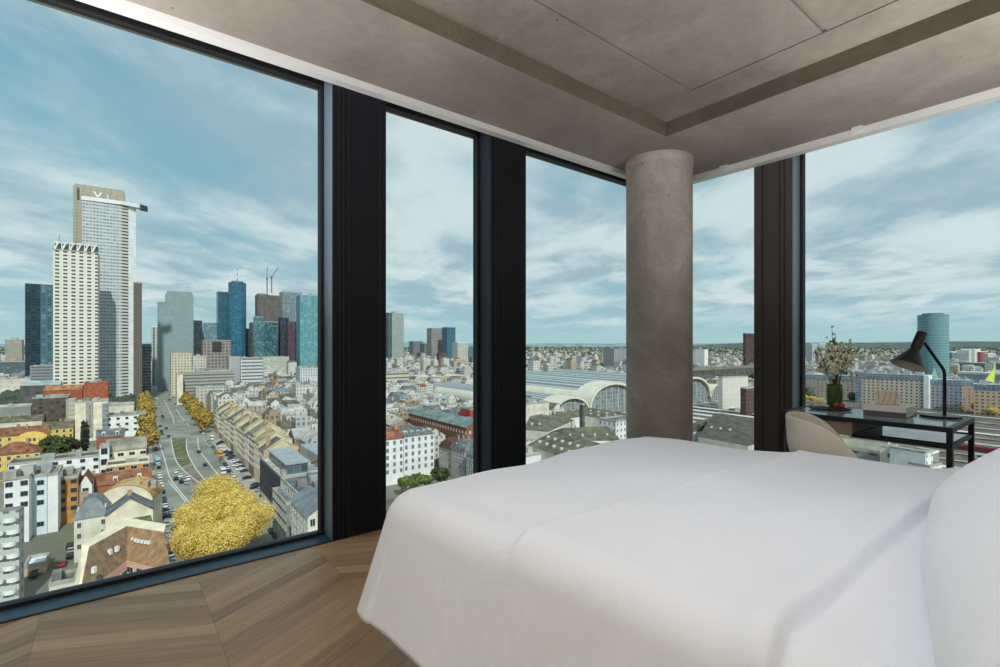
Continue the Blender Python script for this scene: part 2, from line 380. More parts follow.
# local x: towards the window (s), local y: along the wall (d)
DW, DL_ = .645, .93
b = .028
def lbox(name, x0, x1, y0, y1, z0, z1, m_, par=desk):
    mb = MB(); mb.box(x0, x1, y0, y1, z0, z1); return mb.build(name, m_, par)
mb = MB(); z0, z1 = DT-.03, DT
mb.box(0, b, 0, DL_, z0, z1); mb.box(DW-b, DW, 0, DL_, z0, z1); mb.box(b, DW-b, 0, b, z0, z1); mb.box(b, DW-b, DL_-b, DL_, z0, z1); mb.build('top_frame', dblk, desk)
def tintglass():
    m, N, L, bb = new('desk_glass'); bb.inputs['Base Color'].default_value = srgb((186, 208, 214)); bb.inputs['Roughness'].default_value = .07; bb.inputs['Specular IOR Level'].default_value = .9
    out = [n for n in N if n.type == 'OUTPUT_MATERIAL'][0]; tr = N.new('ShaderNodeBsdfTransparent'); tr.inputs[0].default_value = srgb((200, 222, 226))
    mx = N.new('ShaderNodeMixShader'); mx.inputs[0].default_value = .55; L.new(tr.outputs[0], mx.inputs[1]); L.new(bb.outputs[0], mx.inputs[2]); L.new(mx.outputs[0], out.inputs[0]); return m
DG = tintglass()
lbox('glass_top', b, DW-b, b, DL_-b, DT-.012, DT-.002, DG)
for (x_, y_) in ((0, 0), (DW-b, 0), (0, DL_-b), (DW-b, DL_-b)): lbox('leg', x_, x_+b, y_, y_+b, 0, DT-.03, dblk)
yd = .49
mb = MB(); zs = .665
mb.box(b*.2, b*.9, b, yd, zs-.022, zs); mb.box(DW-b*.9, DW-b*.2, b, yd, zs-.022, zs); mb.box(b*.9, DW-b*.9, b*.2, b*.9, zs-.022, zs); mb.box(b*.9, DW-b*.9, yd-.02, yd, zs-.022, zs); mb.build('shelf_frame', dblk, desk)
lbox('glass_shelf', b, DW-b, b, yd-.02, zs-.012, zs-.004, glass('shelf_glass', (120, 135, 145), 1.2))
beige = mat('beige_leather', (150, 128, 108), .6, 0, .08, 8)
lbox('divider', 0, DW, yd, yd+.014, zs-.022, DT-.03, mat('beige_leather2', (140, 118, 98), .6))
lbox('drawer', .02, DW-.03, yd+.014, DL_-.03, zs-.015, DT-.032, beige)
def onto(px, py, z=DT):
    Y = F*(CAMZ-z)/(py-HY); return Vector((X(px, Y), Y, z))
# lamp
lp = onto(940, 415.6); lp = SD(4.30, .775, DT)
lamp = thing('desk_lamp', 'black metal desk lamp with a tilted cone shade on a round foot', 'lamp', lp)
bl = mat('black_lamp', (16, 16, 18), .38, .2)
def prof(name, pr, par, m_, n=40, **k):
    mb = MB(); mb.lathe(pr, n); return mb.build(name, m_, par, smooth=True, **k)
weld(prof('foot', [(0, 0), (.108, 0), (.11, .004), (.11, .009), (.106, .013), (0, .013)], lamp, bl, auto=40))
sx_ = .025; tip = Vector((X(925, lp.y-.02)-lp.x, -.02, ZZ(343.5, lp.y)-lp.z)); bend = Vector((sx_, 0, ZZ(371, lp.y)-lp.z))
mb = MB(); mb.tube([(sx_, 0, .01), (sx_, 0, bend.z-.02), (sx_-.004, 0, bend.z), tuple(bend*.94+tip*.06), tuple(tip)], .0095, 12); mb.build('stem', bl, lamp, smooth=True)
def p_at(px, py, Y): return Vector((X(px, Y), Y, ZZ(py, Y)))-lp
a0 = p_at(922.3, 332.5, lp.y-.03); a1 = p_at(916.3, 348, lp.y-.032); a2 = p_at(908, 365, lp.y-.036)
ax = (a2-a0).normalized(); q = Vector((0, 0, 1)).rotation_difference(ax)
def lathe_at(name, pr, org, m_, par, n=40):
    mb = MB(); mb.lathe(pr, n); o = mb.build(name, m_, par, smooth=True, auto=35); o.rotation_mode = 'QUATERNION'; o.rotation_quaternion = q; o.location = org; return o
l1 = (a1-a0).length; l2_ = (a2-a0).length
lathe_at('lamp_cap', [(0, 0), (.027, 0), (.029, .003), (.029, l1), (.026, l1), (0, l1-.002)], a0, bl, lamp)
shade = lathe_at('lamp_shade', [(.024, l1-.012), (.026, l1), (.027, l1+.01), (.036, l1+.03), (.056, l1+.06), (.098, l2_+.005)], a0, [bl], lamp)
lathe_at('shade_inside_lit', [(.096, l2_+.004), (.054, l1+.061), (.034, l1+.031), (.02, l1+.02)], a0, mat('shade_inside_lit', (190, 182, 170), .5), lamp)  # pale colour stands in for the lit inside of the shade
prof('bulb', [(0, 0)], None, bl) if 0 else None
mb = MB(); mb.tube([tuple(tip), tuple(tip+Vector((-.02, 0, .004)))], .012, 12); mb.build('joint', bl, lamp, smooth=True)
# books and stone
def book(loc, rz, w, l, h, cover, label):
    t = thing('book', label, 'book', loc, rz)
    mb = MB(); mb.box(-w/2, w/2, -l/2, l/2, 0, .003); mb.box(-w/2, w/2, -l/2, l/2, h-.003, h); mb.box(w/2-.003, w/2, -l/2, l/2, .003, h-.003); mb.build('cover', cover, t)
    mb = MB(); mb.box(-w/2+.004, w/2-.004, -l/2+.004, l/2-.004, .003, h-.003); mb.build('pages', mat('paper_pages', (214, 208, 198), .8, 0, .12, 60, stretch=(1, 1, 30)), t)
bk = SD(4.12, 1.01, DT); rz = math.atan2(E1.y, E1.x)
book(bk, rz+R(182), .22, .23, .034, mat('dark_book_cover', (88, 80, 78), .6), 'lower book with a dark cover lying on the desk under the pale book')
book(bk+Vector((0, 0, .035)), rz+R(180), .22, .235, .034, mat('pale_book_cover', (222, 216, 208), .6), 'upper book with a pale cream cover under the stone block')
def stone_mat():
    m, N, L, bb = new('beige_marble'); tc = N.new('ShaderNodeTexCoord'); w = N.new('ShaderNodeTexWave'); w.inputs['Scale'].default_value = 9; w.inputs['Distortion'].default_value = 9; w.inputs['Detail'].default_value = 4
    L.new(tc.outputs['Object'], w.inputs['Vector']); r = N.new('ShaderNodeValToRGB'); r.color_ramp.elements[0].color = srgb((216, 200, 178)); r.color_ramp.elements[1].color = srgb((186, 164, 138)); r.color_ramp.elements[0].position = .55
    L.new(w.outputs['Fac'], r.inputs[0]); L.new(r.outputs[0], bb.inputs['Base Color']); bb.inputs['Roughness'].default_value = .55; return m
st = SD(4.15, 1.025, DT+.070); mb = MB()
outl = [(-.068, 0), (.068, 0), (.068, .08)] + [(.056+.012*math.cos(R(a)), .082+.018*math.sin(R(a))) for a in (30, 60, 90)] + [(.02, .102), (-.01, .102)] + [(-.030+.038*math.cos(R(a)), .062+.040*math.sin(R(a))) for a in (110, 135, 160, 180)]
mb.face([(x_, -.035, z_) for x_, z_ in outl]); mb.face([(x_, .035, z_) for x_, z_ in reversed(outl)])
for i in range(len(outl)):
    (xa, za), (xb, zb) = outl[i], outl[(i+1) % len(outl)]; mb.face([(xa, -.035, za), (xa, .035, za), (xb, .035, zb), (xb, -.035, zb)])
o = weld(mb.build('stone_block', stone_mat())); o.location = st; o.rotation_euler = (0, 0, R(-40)); o.scale = (.94, 1, .92); bevel(o, .006, 3); tag(o, 'veined beige stone block with one rounded shoulder on top of the books', 'ornament')
# tray, fruit, cloth, vase, notebook
tr = onto(830, 409.6)
t = tag(weld(prof('tray', [(0, 0), (.125, .0), (.14, .004), (.15, .012), (.147, .013), (.136, .006), (0, .004)], None, mat('dark_tray', (52, 42, 42), .45))), 'dark oval tray holding red fruit beside the flower vase', 'tray'); t.location = tr; t.scale = (.92, .52, 1); t.rotation_euler = (0, 0, R(-30))
red = mat('red_fruit', (196, 52, 66), .35, 0, .2, 20)
for i, (px, py) in enumerate(((836.5, 408.8), (842, 409.2))):
    c = onto(px, py); mb = MB(); n = 12; r_ = .018
    t = thing('fruit', ['small round red fruit on the tray, left one of the pair, near the vase', 'small round red fruit on the tray, right one of the pair, by the tray rim'][i], 'fruit', c+Vector((0, 0, .006)))
    mb.lathe([(r_*math.sin(math.pi*k/n)*(1+.05*math.sin(5*k)), r_*1.15*(1-math.cos(math.pi*k/n))) for k in range(n+1)], 20); mb.build('flesh', red, t, smooth=True)
    mb = MB(); mb.tube([(0, 0, .044), (.003, 0, .056)], .002, 6); mb.build('stalk', mat('green_stalk', (80, 92, 40), .6), t)
c = onto(821, 407.5); mb = MB(); mb.box(-.05, .05, -.025, .025, .006, .02); o = bevel(mb.build('folded_napkin', mat('napkin_white', (214, 205, 200), .9)), .004); o.location = c; o.rotation_euler = (0, 0, R(-35)); tag(o, 'folded off-white napkin at the left end of the dark tray', 'napkin')
vp_ = SD(4.35, 1.40, DT)
vase = thing('vase', 'green glass vase with a bunch of white blossom on the desk', 'vase', vp_)
m, N, L, bb = new('green_glass'); bb.inputs['Base Color'].default_value = srgb((96, 112, 58)); bb.inputs['Roughness'].default_value = .08
out = [n for n in N if n.type == 'OUTPUT_MATERIAL'][0]; trn = N.new('ShaderNodeBsdfTransparent'); trn.inputs[0].default_value = srgb((150, 165, 110)); mx = N.new('ShaderNodeMixShader'); mx.inputs[0].default_value = .5
L.new(trn.outputs[0], mx.inputs[1]); L.new(bb.outputs[0], mx.inputs[2]); L.new(mx.outputs[0], out.inputs[0]); VG = m
weld(prof('vessel', [(0, .002), (.046, .002), (.05, .01), (.052, .13), (.049, .145), (.051, .172), (.048, .172), (.046, .145), (.049, .13), (.047, .012), (0, .01)], vase, VG))
prof('water', [(0, .012), (.046, .012), (.048, .11), (0, .11)], vase, mat('vase_water', (92, 104, 50), .1))
fl = thing('flower_bouquet', 'loose bouquet of small white and pale green blossom in the green vase', 'flowers', vp_+Vector((0, 0, .03)))
rnd = random.Random(3); tips = []
mb = MB(); lf = MB(); bw = MB(); by = MB()
def blossom(m_, p, r_):
    for k in range(6):
        d = Vector((rnd.gauss(0, 1), rnd.gauss(0, 1), rnd.gauss(0, 1))).normalized(); u = d.orthogonal().normalized(); w = d.cross(u)
        c = p + d*r_*.5
        m_.face([tuple(c+u*r_), tuple(c+w*r_*.8+d*r_*.3), tuple(c-u*r_), tuple(c-w*r_*.8)])
def leaf(p, d, l, w_):
    u = d.orthogonal().normalized(); s_ = d.cross(u).normalized()
    lf.face([tuple(p), tuple(p+d*l*.5+s_*w_), tuple(p+d*l), tuple(p+d*l*.5-s_*w_)])
for i in range(34):
    a = rnd.uniform(0, 2*math.pi); sp = rnd.uniform(.02, .165)
    top = Vector((math.cos(a)*sp, math.sin(a)*sp*.9, rnd.uniform(.30, .50)-sp*.35))
    if i == 0: top = Vector((-.02, 0, .565))
    if i == 1: top = Vector((.005, .0, .53))
    if i == 2: top = Vector((.15, 0, .22))
    if i == 3: top = Vector((-.12, 0, .42))
    mid = Vector((top.x*.3, top.y*.3, .2)); mb.tube([(rnd.uniform(-.02, .02), rnd.uniform(-.02, .02), 0), tuple(mid), tuple((mid+top)/2+Vector((top.x*.08, 0, .01))), tuple(top)], .0018, 5, cap=False)
    for k in range(26 if i > 2 else 4):
        f = rnd.uniform(.42, 1.0); p = mid.lerp(top, f)+Vector((rnd.gauss(0, .016), rnd.gauss(0, .016), rnd.gauss(0, .012)))
        blossom(bw if rnd.random() < .62 else by, p, rnd.uniform(.007, .013))
    for k in range(7):
        p = mid.lerp(top, rnd.uniform(.2, 1)); d = Vector((rnd.gauss(0, .5), rnd.gauss(0, .5), rnd.gauss(.5, .4))).normalized(); leaf(p, d, rnd.uniform(.03, .055), rnd.uniform(.006, .011))
mb.build('stems', mat('stem_green', (70, 84, 44), .7), fl); lf.build('leaves', mat('leaf_green', (112, 128, 70), .7, 0, .4, 20), fl)
bw.build('white_blossom', mat('blossom_white', (250, 248, 238), .8), fl); by.build('green_blossom', mat('blossom_green', (226, 228, 172), .8), fl)
c = SD(4.345, .985, DT); mb = MB(); mb.box(-.045, .045, -.075, .075, 0, .018); o = bevel(mb.build('notebook', mat('mint_cover', (168, 186, 164), .6)), .006); o.location = c; o.rotation_euler = (0, 0, rz+R(8)); tag(o, 'thin pale green notebook lying behind the books near the lamp foot', 'notebook')
# chair
ch = thing('chair', 'cream moulded shell chair pulled up at the left end of the desk', 'chair', SD(3.37, 1.045, 0), rz+R(-66))
shellm = mat('cream_shell', (206, 196, 180), .55, 0, .04, 3)
G = []; rr_ = .265
for i in range(41):
    a = -112+224*i/40; row = []
    ta = abs(a)/112; topz = .46+.365*(1-.90*ta**4.2)
    for j in range(15):
        k = j/14; z = .43+(topz-.43)*k; rad = rr_*(.78+.22*sm(k, 0, .6))+.02*k
        row.append((-rad*math.cos(R(a)), rad*math.sin(R(a))*.98, z))
    G.append(row)
mb = MB(); mb.grid(G); o = weld(mb.build('backrest', shellm, ch, smooth=True)); sdm = o.modifiers.new('t', 'SOLIDIFY'); sdm.thickness = .012; sdm.offset = 0; sdm = o.modifiers.new('s', 'SUBSURF'); sdm.render_levels = 1
mb = MB(); n = 40
mb.grid([[(.22*f*math.cos(2*math.pi*k/n)+.02, .22*f*math.sin(2*math.pi*k/n), .435-.02*(1-f*f)) for k in range(n)] for f in (0.01, .3, .6, .85, 1.0)], 0, False, True); o = mb.build('seat', shellm, ch, smooth=True); sdm = o.modifiers.new('t', 'SOLIDIFY'); sdm.thickness = .03
for sx1 in (-1, 1):
    for sy1 in (-1, 1):
        mb = MB(); mb.tube([(sx1*.12, sy1*.12, .42), (sx1*.22, sy1*.22, 0)], [.016, .010], 10); mb.build('leg', black, ch, smooth=True)
# ------------------------------------------------------------------ the city below
CR = random.Random(11)
FOOT = []                       # occupied rectangles in street-grid coordinates
def gst(p): return (p[0]*G1.x+p[1]*G1.y, p[0]*G2.x+p[1]*G2.y)
def occupy(pts, m=3):
    q = [gst(p) for p in pts]; FOOT.append((min(a for a, _ in q)-m, max(a for a, _ in q)+m, min(b for _, b in q)-m, max(b for _, b in q)+m))
def free(s0, s1, t0, t1):
    return not any(s0 < b and s1 > a and t0 < d and t1 > c for a, b, c, d in FOOT)
def isect(A, ang, px):
    c, s = math.cos(R(ang)), math.sin(R(ang)); k = (px-CX)/F
    return (k*A[1]-A[0])/(c-k*s)
# shared window meshes: pane in a light surround
def win_mesh(name, w, h, fr, pane, sill=True):
    mb = MB(); pm = MB(); pm.box(-w/2, w/2, -.02, .0, 0, h, 0)
    f = .10
    for a in ((-w/2-f, -w/2, -f, h+f), (w/2, w/2+f, -f, h+f)): mb.box(a[0], a[1], -.09, .0, a[2], a[3], 1)
    mb.box(-w/2, w/2, -.09, 0, h, h+f, 1); mb.box(-w/2, w/2, -.14, 0, -f, 0, 1)
    mb.box(-.03, .03, -.05, 0, 0, h, 1)
    return mb.mesh(name, [pane, fr]), pm.mesh('pane', [pane])
pane_d = mat('pane_dark', (46, 54, 62), .15); pane_m = mat('pane_mid', (92, 104, 114), .15); frame_w = mat('frame_white', (214, 212, 206), .6); frame_g = mat('frame_grey', (120, 120, 120), .6)
WIN = {'tall': win_mesh('window', 1.25, 1.9, frame_w, pane_d), 'tallm': win_mesh('window', 1.25, 1.9, frame_w, pane_m), 'square': win_mesh('window', 1.7, 1.5, frame_g, pane_d),
       'wide': win_mesh('window', 2.3, 1.5, frame_w, pane_d), 'big': win_mesh('window', 2.3, 2.6, frame_g, pane_d), 'slot': win_mesh('window', .9, 1.5, frame_w, pane_d)}
def winobj(kind, root, loc, rz, name='window'):
    o = bpy.data.objects.new(name, WIN[kind][0]); COL.objects.link(o); o.parent = root; o.location = loc; o.rotation_euler = (0, 0, rz)
    g = bpy.data.objects.new('pane', WIN[kind][1]); COL.objects.link(g); g.parent = o; return o
def windows(root, p, q, z0, z1, kind='tall', dx=3.0, dz=3.3, margin=1.2, maxn=96, alt=None, skip=None):
    """individual windows along the wall p->q (outside is on the right hand), local coords of root"""
    L_ = math.hypot(q[0]-p[0], q[1]-p[1]); rz_ = math.atan2(q[1]-p[1], q[0]-p[0])
    n = max(1, int((L_-2*margin)/dx)+1); m_ = max(1, int((z1-z0)/dz)); st_ = (L_-2*margin)/max(1, n-1) if n > 1 else 0
    cnt = 0
    for j in range(m_):
        for i in range(n):
            if cnt >= maxn: return
            if skip and skip(i, j): continue
            f = (margin+st_*i)/L_ if n > 1 else .5
            z = z1-dz*(j+1)+ (dz-1.9)/2+.2
            k_ = alt if (alt and CR.random() < .3) else kind
            winobj(k_, root, (p[0]+(q[0]-p[0])*f, p[1]+(q[1]-p[1])*f, z), rz_); cnt += 1
def roof_mesh(W, Ld, h, kind, rh, ov=.4):
    mb = MB(); w, l = W, Ld; o_ = ov
    a, b_, c, d = (-o_, -o_), (w+o_, -o_), (w+o_, l+o_), (-o_, l+o_)
    def f(*P): mb.face([tuple(p) for p in P])
    Z = lambda p, z: (p[0], p[1], z)
    if kind == 'gx':      # ridge along x
        r0, r1 = (-o_, l/2, h+rh), (w+o_, l/2, h+rh)
        f(Z(a, h), Z(b_, h), r1, r0); f(Z(c, h), Z(d, h), r0, r1)
    elif kind == 'gy':
        r0, r1 = (w/2, -o_, h+rh), (w/2, l+o_, h+rh)
        f(Z(b_, h), Z(c, h), r1, r0); f(Z(d, h), Z(a, h), r0, r1)
    elif kind == 'hip':
        if w >= l: r0, r1 = (l/2, l/2, h+rh), (w-l/2, l/2, h+rh); f(Z(a, h), Z(b_, h), r1, r0); f(Z(b_, h), Z(c, h), r1); f(Z(c, h), Z(d, h), r0, r1); f(Z(d, h), Z(a, h), r0)
        else: r0, r1 = (w/2, w/2, h+rh), (w/2, l-w/2, h+rh); f(Z(a, h), Z(b_, h), r0); f(Z(b_, h), Z(c, h), r1, r0); f(Z(c, h), Z(d, h), r1); f(Z(d, h), Z(a, h), r0, r1)
    elif kind == 'man':
        i = min(2.2, w*.2, l*.2); P = [a, b_, c, d]; Q = [(i, i), (w-i, i), (w-i, l-i), (i, l-i)]; i2 = min(w, l)*.38; Q2 = [(i2, i2), (w-i2, i2), (w-i2, l-i2), (i2, l-i2)]
        for k in range(4): n = (k+1) % 4; f(Z(P[k], h), Z(P[n], h), Z(Q[n], h+rh*.75), Z(Q[k], h+rh*.75)); f(Z(Q[k], h+rh*.75), Z(Q[n], h+rh*.75), Z(Q2[n], h+rh), Z(Q2[k], h+rh))
        f(*[Z(p, h+rh) for p in Q2])
    else:
        f(Z((0, 0), h-.6), Z((w, 0), h-.6), Z((w, l), h-.6), Z((0, l), h-.6))
    return mb
def parapet(W, Ld, h, t_=.35, ph=.25):
    mb = MB(); mb.box(-.1, W+.1, -.1, t_, h-.8, h+ph); mb.box(-.1, W+.1, Ld-t_, Ld+.1, h-.8, h+ph); mb.box(-.1, t_, t_, Ld-t_, h-.8, h+ph); mb.box(W-t_, W+.1, t_, Ld-t_, h-.8, h+ph); return mb
def house(name, label, cat, A, ang, W, Ld, h, wall, roofm, roof='gx', rh=4.5, wins=(), wk='tall', dx=3.0, dz=3.3, chim=0, dorm=0, units=0, group=None, top=1.0, maxn=96, alt=None, coping=None, firewall=None, yfire=False, dormside='f', occ=True, z0w=3.0):
    A = Vector((A[0], A[1], GZ)); r_ = thing(name, label, cat, A, R(ang), group)
    if occ:
        c, s = math.cos(R(ang)), math.sin(R(ang)); occupy([A, A+Vector((W*c, W*s, 0)), A+Vector((W*c-Ld*s, W*s+Ld*c, 0)), A+Vector((-Ld*s, Ld*c, 0))])
    mb = MB(); P = [(0, 0), (W, 0), (W, Ld), (0, Ld)]; u = 0
    for i in range(4): mb.wall(P[i], P[(i+1) % 4], 0, h, 0, u); u += math.dist(P[i], P[(i+1) % 4])
    if roof == 'gx':
        for x_ in (0, W): mb.face([(x_, 0, h), (x_, Ld, h), (x_, Ld/2, h+rh)], 0, [(0, h), (Ld, h), (Ld/2, h+rh)])
    if roof == 'gy':
        for y_ in (0, Ld): mb.face([(0, y_, h), (W, y_, h), (W/2, y_, h+rh)], 0, [(0, h), (W, h), (W/2, h+rh)])
    mb.build('wall', wall, r_); rm = roof_mesh(W, Ld, h, roof, rh)
    rf = rm.build('roof', roofm, r_)
    if roof == 'flat': parapet(W, Ld, h).build('parapet', coping or wall_conc, r_)
    if 'f' in wins: windows(r_, (0, 0), (W, 0), z0w, h-.3*top, wk, dx, dz, maxn=maxn, alt=alt)
    if 'l' in wins: windows(r_, (0, Ld), (0, 0), z0w, h-.3*top, wk, dx, dz, maxn=maxn, alt=alt)
    if 'r' in wins: windows(r_, (W, 0), (W, Ld), z0w, h-.3*top, wk, dx, dz, maxn=maxn, alt=alt)
    rr = random.Random(int(abs(A.x*13+A.y*7)))
    for k in range(chim):
        x_ = rr.uniform(.15, .85)*W; y_ = rr.uniform(.35, .65)*Ld; mb = MB(); mb.box(x_-.5, x_+.5, y_-.35, y_+.35, h, h+rh+1.2); mb.box(x_-.6, x_+.6, y_-.45, y_+.45, h+rh+1.2, h+rh+1.4); mb.build('chimney', brickch, r_)
    for k in range(dorm):
        if dormside == 'f':
            x_ = W*(k+.5)/dorm; mb = MB(); mb.box(x_-.8, x_+.8, Ld*.10, Ld*.36, h+.4, h+.4+min(2.1, rh*.62)); o = mb.build('dormer', frame_w, r_); winobj('slot', r_, (x_, Ld*.10, h+.6), 0)
        else:
            y_ = Ld*(k+.5)/dorm; mb = MB(); mb.box(W*.10, W*.36, y_-.8, y_+.8, h+.4, h+.4+min(2.1, rh*.62)); mb.build('dormer', frame_w, r_); winobj('slot', r_, (W*.10, y_, h+.6), R(-90))
    for k in range(units):
        x_ = rr.uniform(.15, .8)*W; y_ = rr.uniform(.15, .8)*Ld; a_, b_, c_ = rr.uniform(1, 2.6), rr.uniform(1, 2.6), rr.uniform(.9, 2.2); mb = MB(); mb.box(x_-a_, x_+a_, y_-b_, y_+b_, h-.6, h+c_); mb.build('roof_unit', rr.choice([wall_grey, wall_conc, alu2]), r_)
    if yfire:
        mb = MB()
        for y_ in (-.1, Ld-.35):
            pl_ = [(-.3, h-.4), (-.3, h+.5), (W/2, h+rh+.5), (W+.3, h+.5), (W+.3, h-.4)]
            mb.face([(a_, y_, z_) for a_, z_ in pl_]); mb.face([(a_, y_+.45, z_) for a_, z_ in pl_])
            for k in range(1, 3): (xa, za), (xb, zb) = pl_[k], pl_[k+1]; mb.face([(xa, y_, za), (xb, y_, zb), (xb, y_+.45, zb), (xa, y_+.45, za)])
        mb.build('fire_wall', mat('firewall_render', (204, 194, 164), .85, 0, .1, .3), r_)
    if firewall:
        for x_ in firewall:
            mb = MB(); mb.face([(x_, -.2, h-.5), (x_, Ld+.2, h-.5), (x_, Ld+.2, h+.6), (x_, Ld/2, h+rh+.6), (x_, -.2, h+.6)]); mb.face([(x_+.5, -.2, h-.5), (x_+.5, Ld+.2, h-.5), (x_+.5, Ld+.2, h+.6), (x_+.5, Ld/2, h+rh+.6), (x_+.5, -.2, h+.6)])
            mb.face([(x_, -.2, h+.6), (x_+.5, -.2, h+.6), (x_+.5, Ld/2, h+rh+.6), (x_, Ld/2, h+rh+.6)]); mb.face([(x_, Ld+.2, h+.6), (x_+.5, Ld+.2, h+.6), (x_+.5, Ld/2, h+rh+.6), (x_, Ld/2, h+rh+.6)]); mb.build('fire_wall', cream, r_)
    return r_
def from_px(x0, x1, yt, Y0, ang=36):
    A = (X(x0, Y0), Y0); return A, isect(A, ang, x1), ZZ(yt, Y0)-GZ
def ph(name, label, cat, x0, x1, yt, Y0, Ld, wall, roofm, ang=36, **k):
    A, W, h = from_px(x0, x1, yt, Y0, ang); return house(name, label, cat, A, ang, W, Ld, h, wall, roofm, **k)
wall_conc = mat('concrete_coping', (172, 170, 162), .8, 0, .15, .3); wall_grey = mat('grey_render', (128, 130, 130), .8, 0, .15, .3); alu2 = mat('rooftop_metal', (176, 184, 188), .4, .3, .1, .4)
cream = mat('cream_render', (226, 218, 194), .85, 0, .12, .2); white = mat('white_render', (226, 230, 230), .85, 0, .06, .2); offw = mat('offwhite_render', (214, 210, 196), .85, 0, .12, .2)
yellow = mat('yellow_render', (226, 194, 104), .85, 0, .1, .2); orange = mat('orange_render', (196, 140, 74), .85, 0, .2, .3); brick = mat('red_brick', (168, 92, 64), .85, 0, .2, .5); brickch = mat('chimney_brick', (172, 146, 122), .85)
rtile = mat('red_tiles', (140, 92, 68), .85, 0, .3, .35); rtile2 = mat('brown_tiles', (142, 112, 84), .85, 0, .25, .3); slate = mat('grey_slate', (104, 110, 112), .7, 0, .3, .3); slate2 = mat('blue_slate', (118, 128, 134), .6, 0, .2, .3)
olive = mat('olive_roof', (106, 103, 86), .85, 0, .3, .25); flatr = mat('flat_gravel_roof', (150, 148, 134), .9, 0, .3, .15); flatd = mat('dark_flat_roof', (92, 94, 90), .9, 0, .3, .15); flatl = mat('light_flat_roof', (196, 198, 190), .9, 0, .25, .12)
dbrown = mat('dark_brown_facade', (84, 74, 62), .8, 0, .3, .4); ochre = mat('ochre_roof', (196, 158, 96), .8, 0, .2, .3); teal_roof = mat('teal_copper_roof', (118, 140, 134), .7, 0, .25, .2); pink = mat('pink_render', (214, 176, 158), .85, 0, .1, .3)
paleblue = mat('pale_blue_render', (190, 200, 206), .85, 0, .1, .2); purplegrey = mat('mauve_render', (176, 166, 168), .85, 0, .1, .2); maroon = mat('maroon_roof', (96, 62, 58), .8, 0, .3, .3); greeny = mat('green_terrace', (104, 118, 88), .9, 0, .4, .5)

# ---- ground and roads
def ground():
    m, N, L, b = new('city_ground'); g = N.new('ShaderNodeNewGeometry'); n1 = N.new('ShaderNodeTexNoise'); n1.inputs['Scale'].default_value = .012; n1.inputs['Detail'].default_value = 8
    n2 = N.new('ShaderNodeTexNoise'); n2.inputs['Scale'].default_value = .15; n2.inputs['Detail'].default_value = 6; L.new(g.outputs['Position'], n1.inputs['Vector']); L.new(g.outputs['Position'], n2.inputs['Vector'])
    r = N.new('ShaderNodeValToRGB'); r.color_ramp.elements[0].position = .40; r.color_ramp.elements[1].position = .62; r.color_ramp.elements[0].color = srgb((112, 114, 96)); r.color_ramp.elements[1].color = srgb((150, 146, 132)); L.new(n1.outputs['Fac'], r.inputs[0])
    L.new(mixc(N, L, M(N, L, 'MULTIPLY', n2.outputs['Fac'], .5), r.outputs[0], srgb((78, 80, 74))), b.inputs['Base Color']); b.inputs['Roughness'].default_value = .95; return m
mb = MB(); mb.face([(-14000, -500, GZ), (14000, -500, GZ), (14000, 16000, GZ), (-14000, 16000, GZ)]); struct('ground', mb, ground())
def gpoly(name, pts, m_, z=.05, kind='structure'):
    mb = MB(); mb.face([(p[0], p[1], GZ+z) for p in pts]); o = mb.build(name, m_); o['kind'] = kind; return o
asph = mat('avenue_asphalt', (140, 145, 134), .9, 0, .18, .06); pave = mat('pavement_slabs', (176, 172, 160), .9, 0, .15, .2); dkasph = mat('side_street_asphalt', (86, 88, 86), .9, 0, .15, .1); grass = mat('tram_bed_grass', (104, 112, 76), .95, 0, .3, .2); trackbed = mat('paved_tram_bed', (132, 124, 112), .9, 0, .2, .3)
gpoly('avenue_pavement', [GG(1, 60), GG(46, 60), GG(46, 1400), GG(1, 1400)], pave, .04)
gpoly('avenue_roadway', [GG(6, 60), GG(39.5, 60), GG(39.5, 1400), GG(6, 1400)], asph, .08)
gpoly('cross_street', [GG(-160, 402), GG(230, 402), GG(230, 420), GG(-160, 420)], asph, .10)
for t_ in (150, 236): gpoly('side_street', [GG(46, t_), GG(230, t_), GG(230, t_+12), GG(46, t_+12)], dkasph, .06)
P3g = lambda px, py: P3(px, py, 0)
gpoly('tram_lawn', [P3g(*p) for p in ((171.5, 438.5), (185.8, 438.5), (187.3, 451), (192, 463.5), (179.7, 467.5), (175.2, 457))], grass, .14)
gpoly('tram_bed', [P3g(*p) for p in ((182.5, 468.5), (192.5, 464.5), (203, 480), (214, 494), (205, 500), (193, 484))], trackbed, .14)
linem = mat('road_marking_white', (206, 206, 196), .8)
mb = MB()
def ribbon(pts, w_, mb=mb, z=.2):
    P = [P3g(*p) for p in pts]
    # smooth
    Q = []
    for i in range(len(P)-1):
        for k in range(6):
            t_ = k/6; p0 = P[max(i-1, 0)]; p1 = P[i]; p2 = P[i+1]; p3 = P[min(i+2, len(P)-1)]
            Q.append(.5*((2*p1)+(p2-p0)*t_+(2*p0-5*p1+4*p2-p3)*t_*t_+(3*p1-p0-3*p2+p3)*t_**3))
    Q.append(P[-1])
    for i in range(len(Q)-1):
        d = (Q[i+1]-Q[i]).normalized(); n_ = Vector((-d.y, d.x, 0))*w_/2; a, b_ = Q[i], Q[i+1]
        mb.face([(v_.x, v_.y, GZ+z) for v_ in (a-n_, b_-n_, b_+n_, a+n_)])
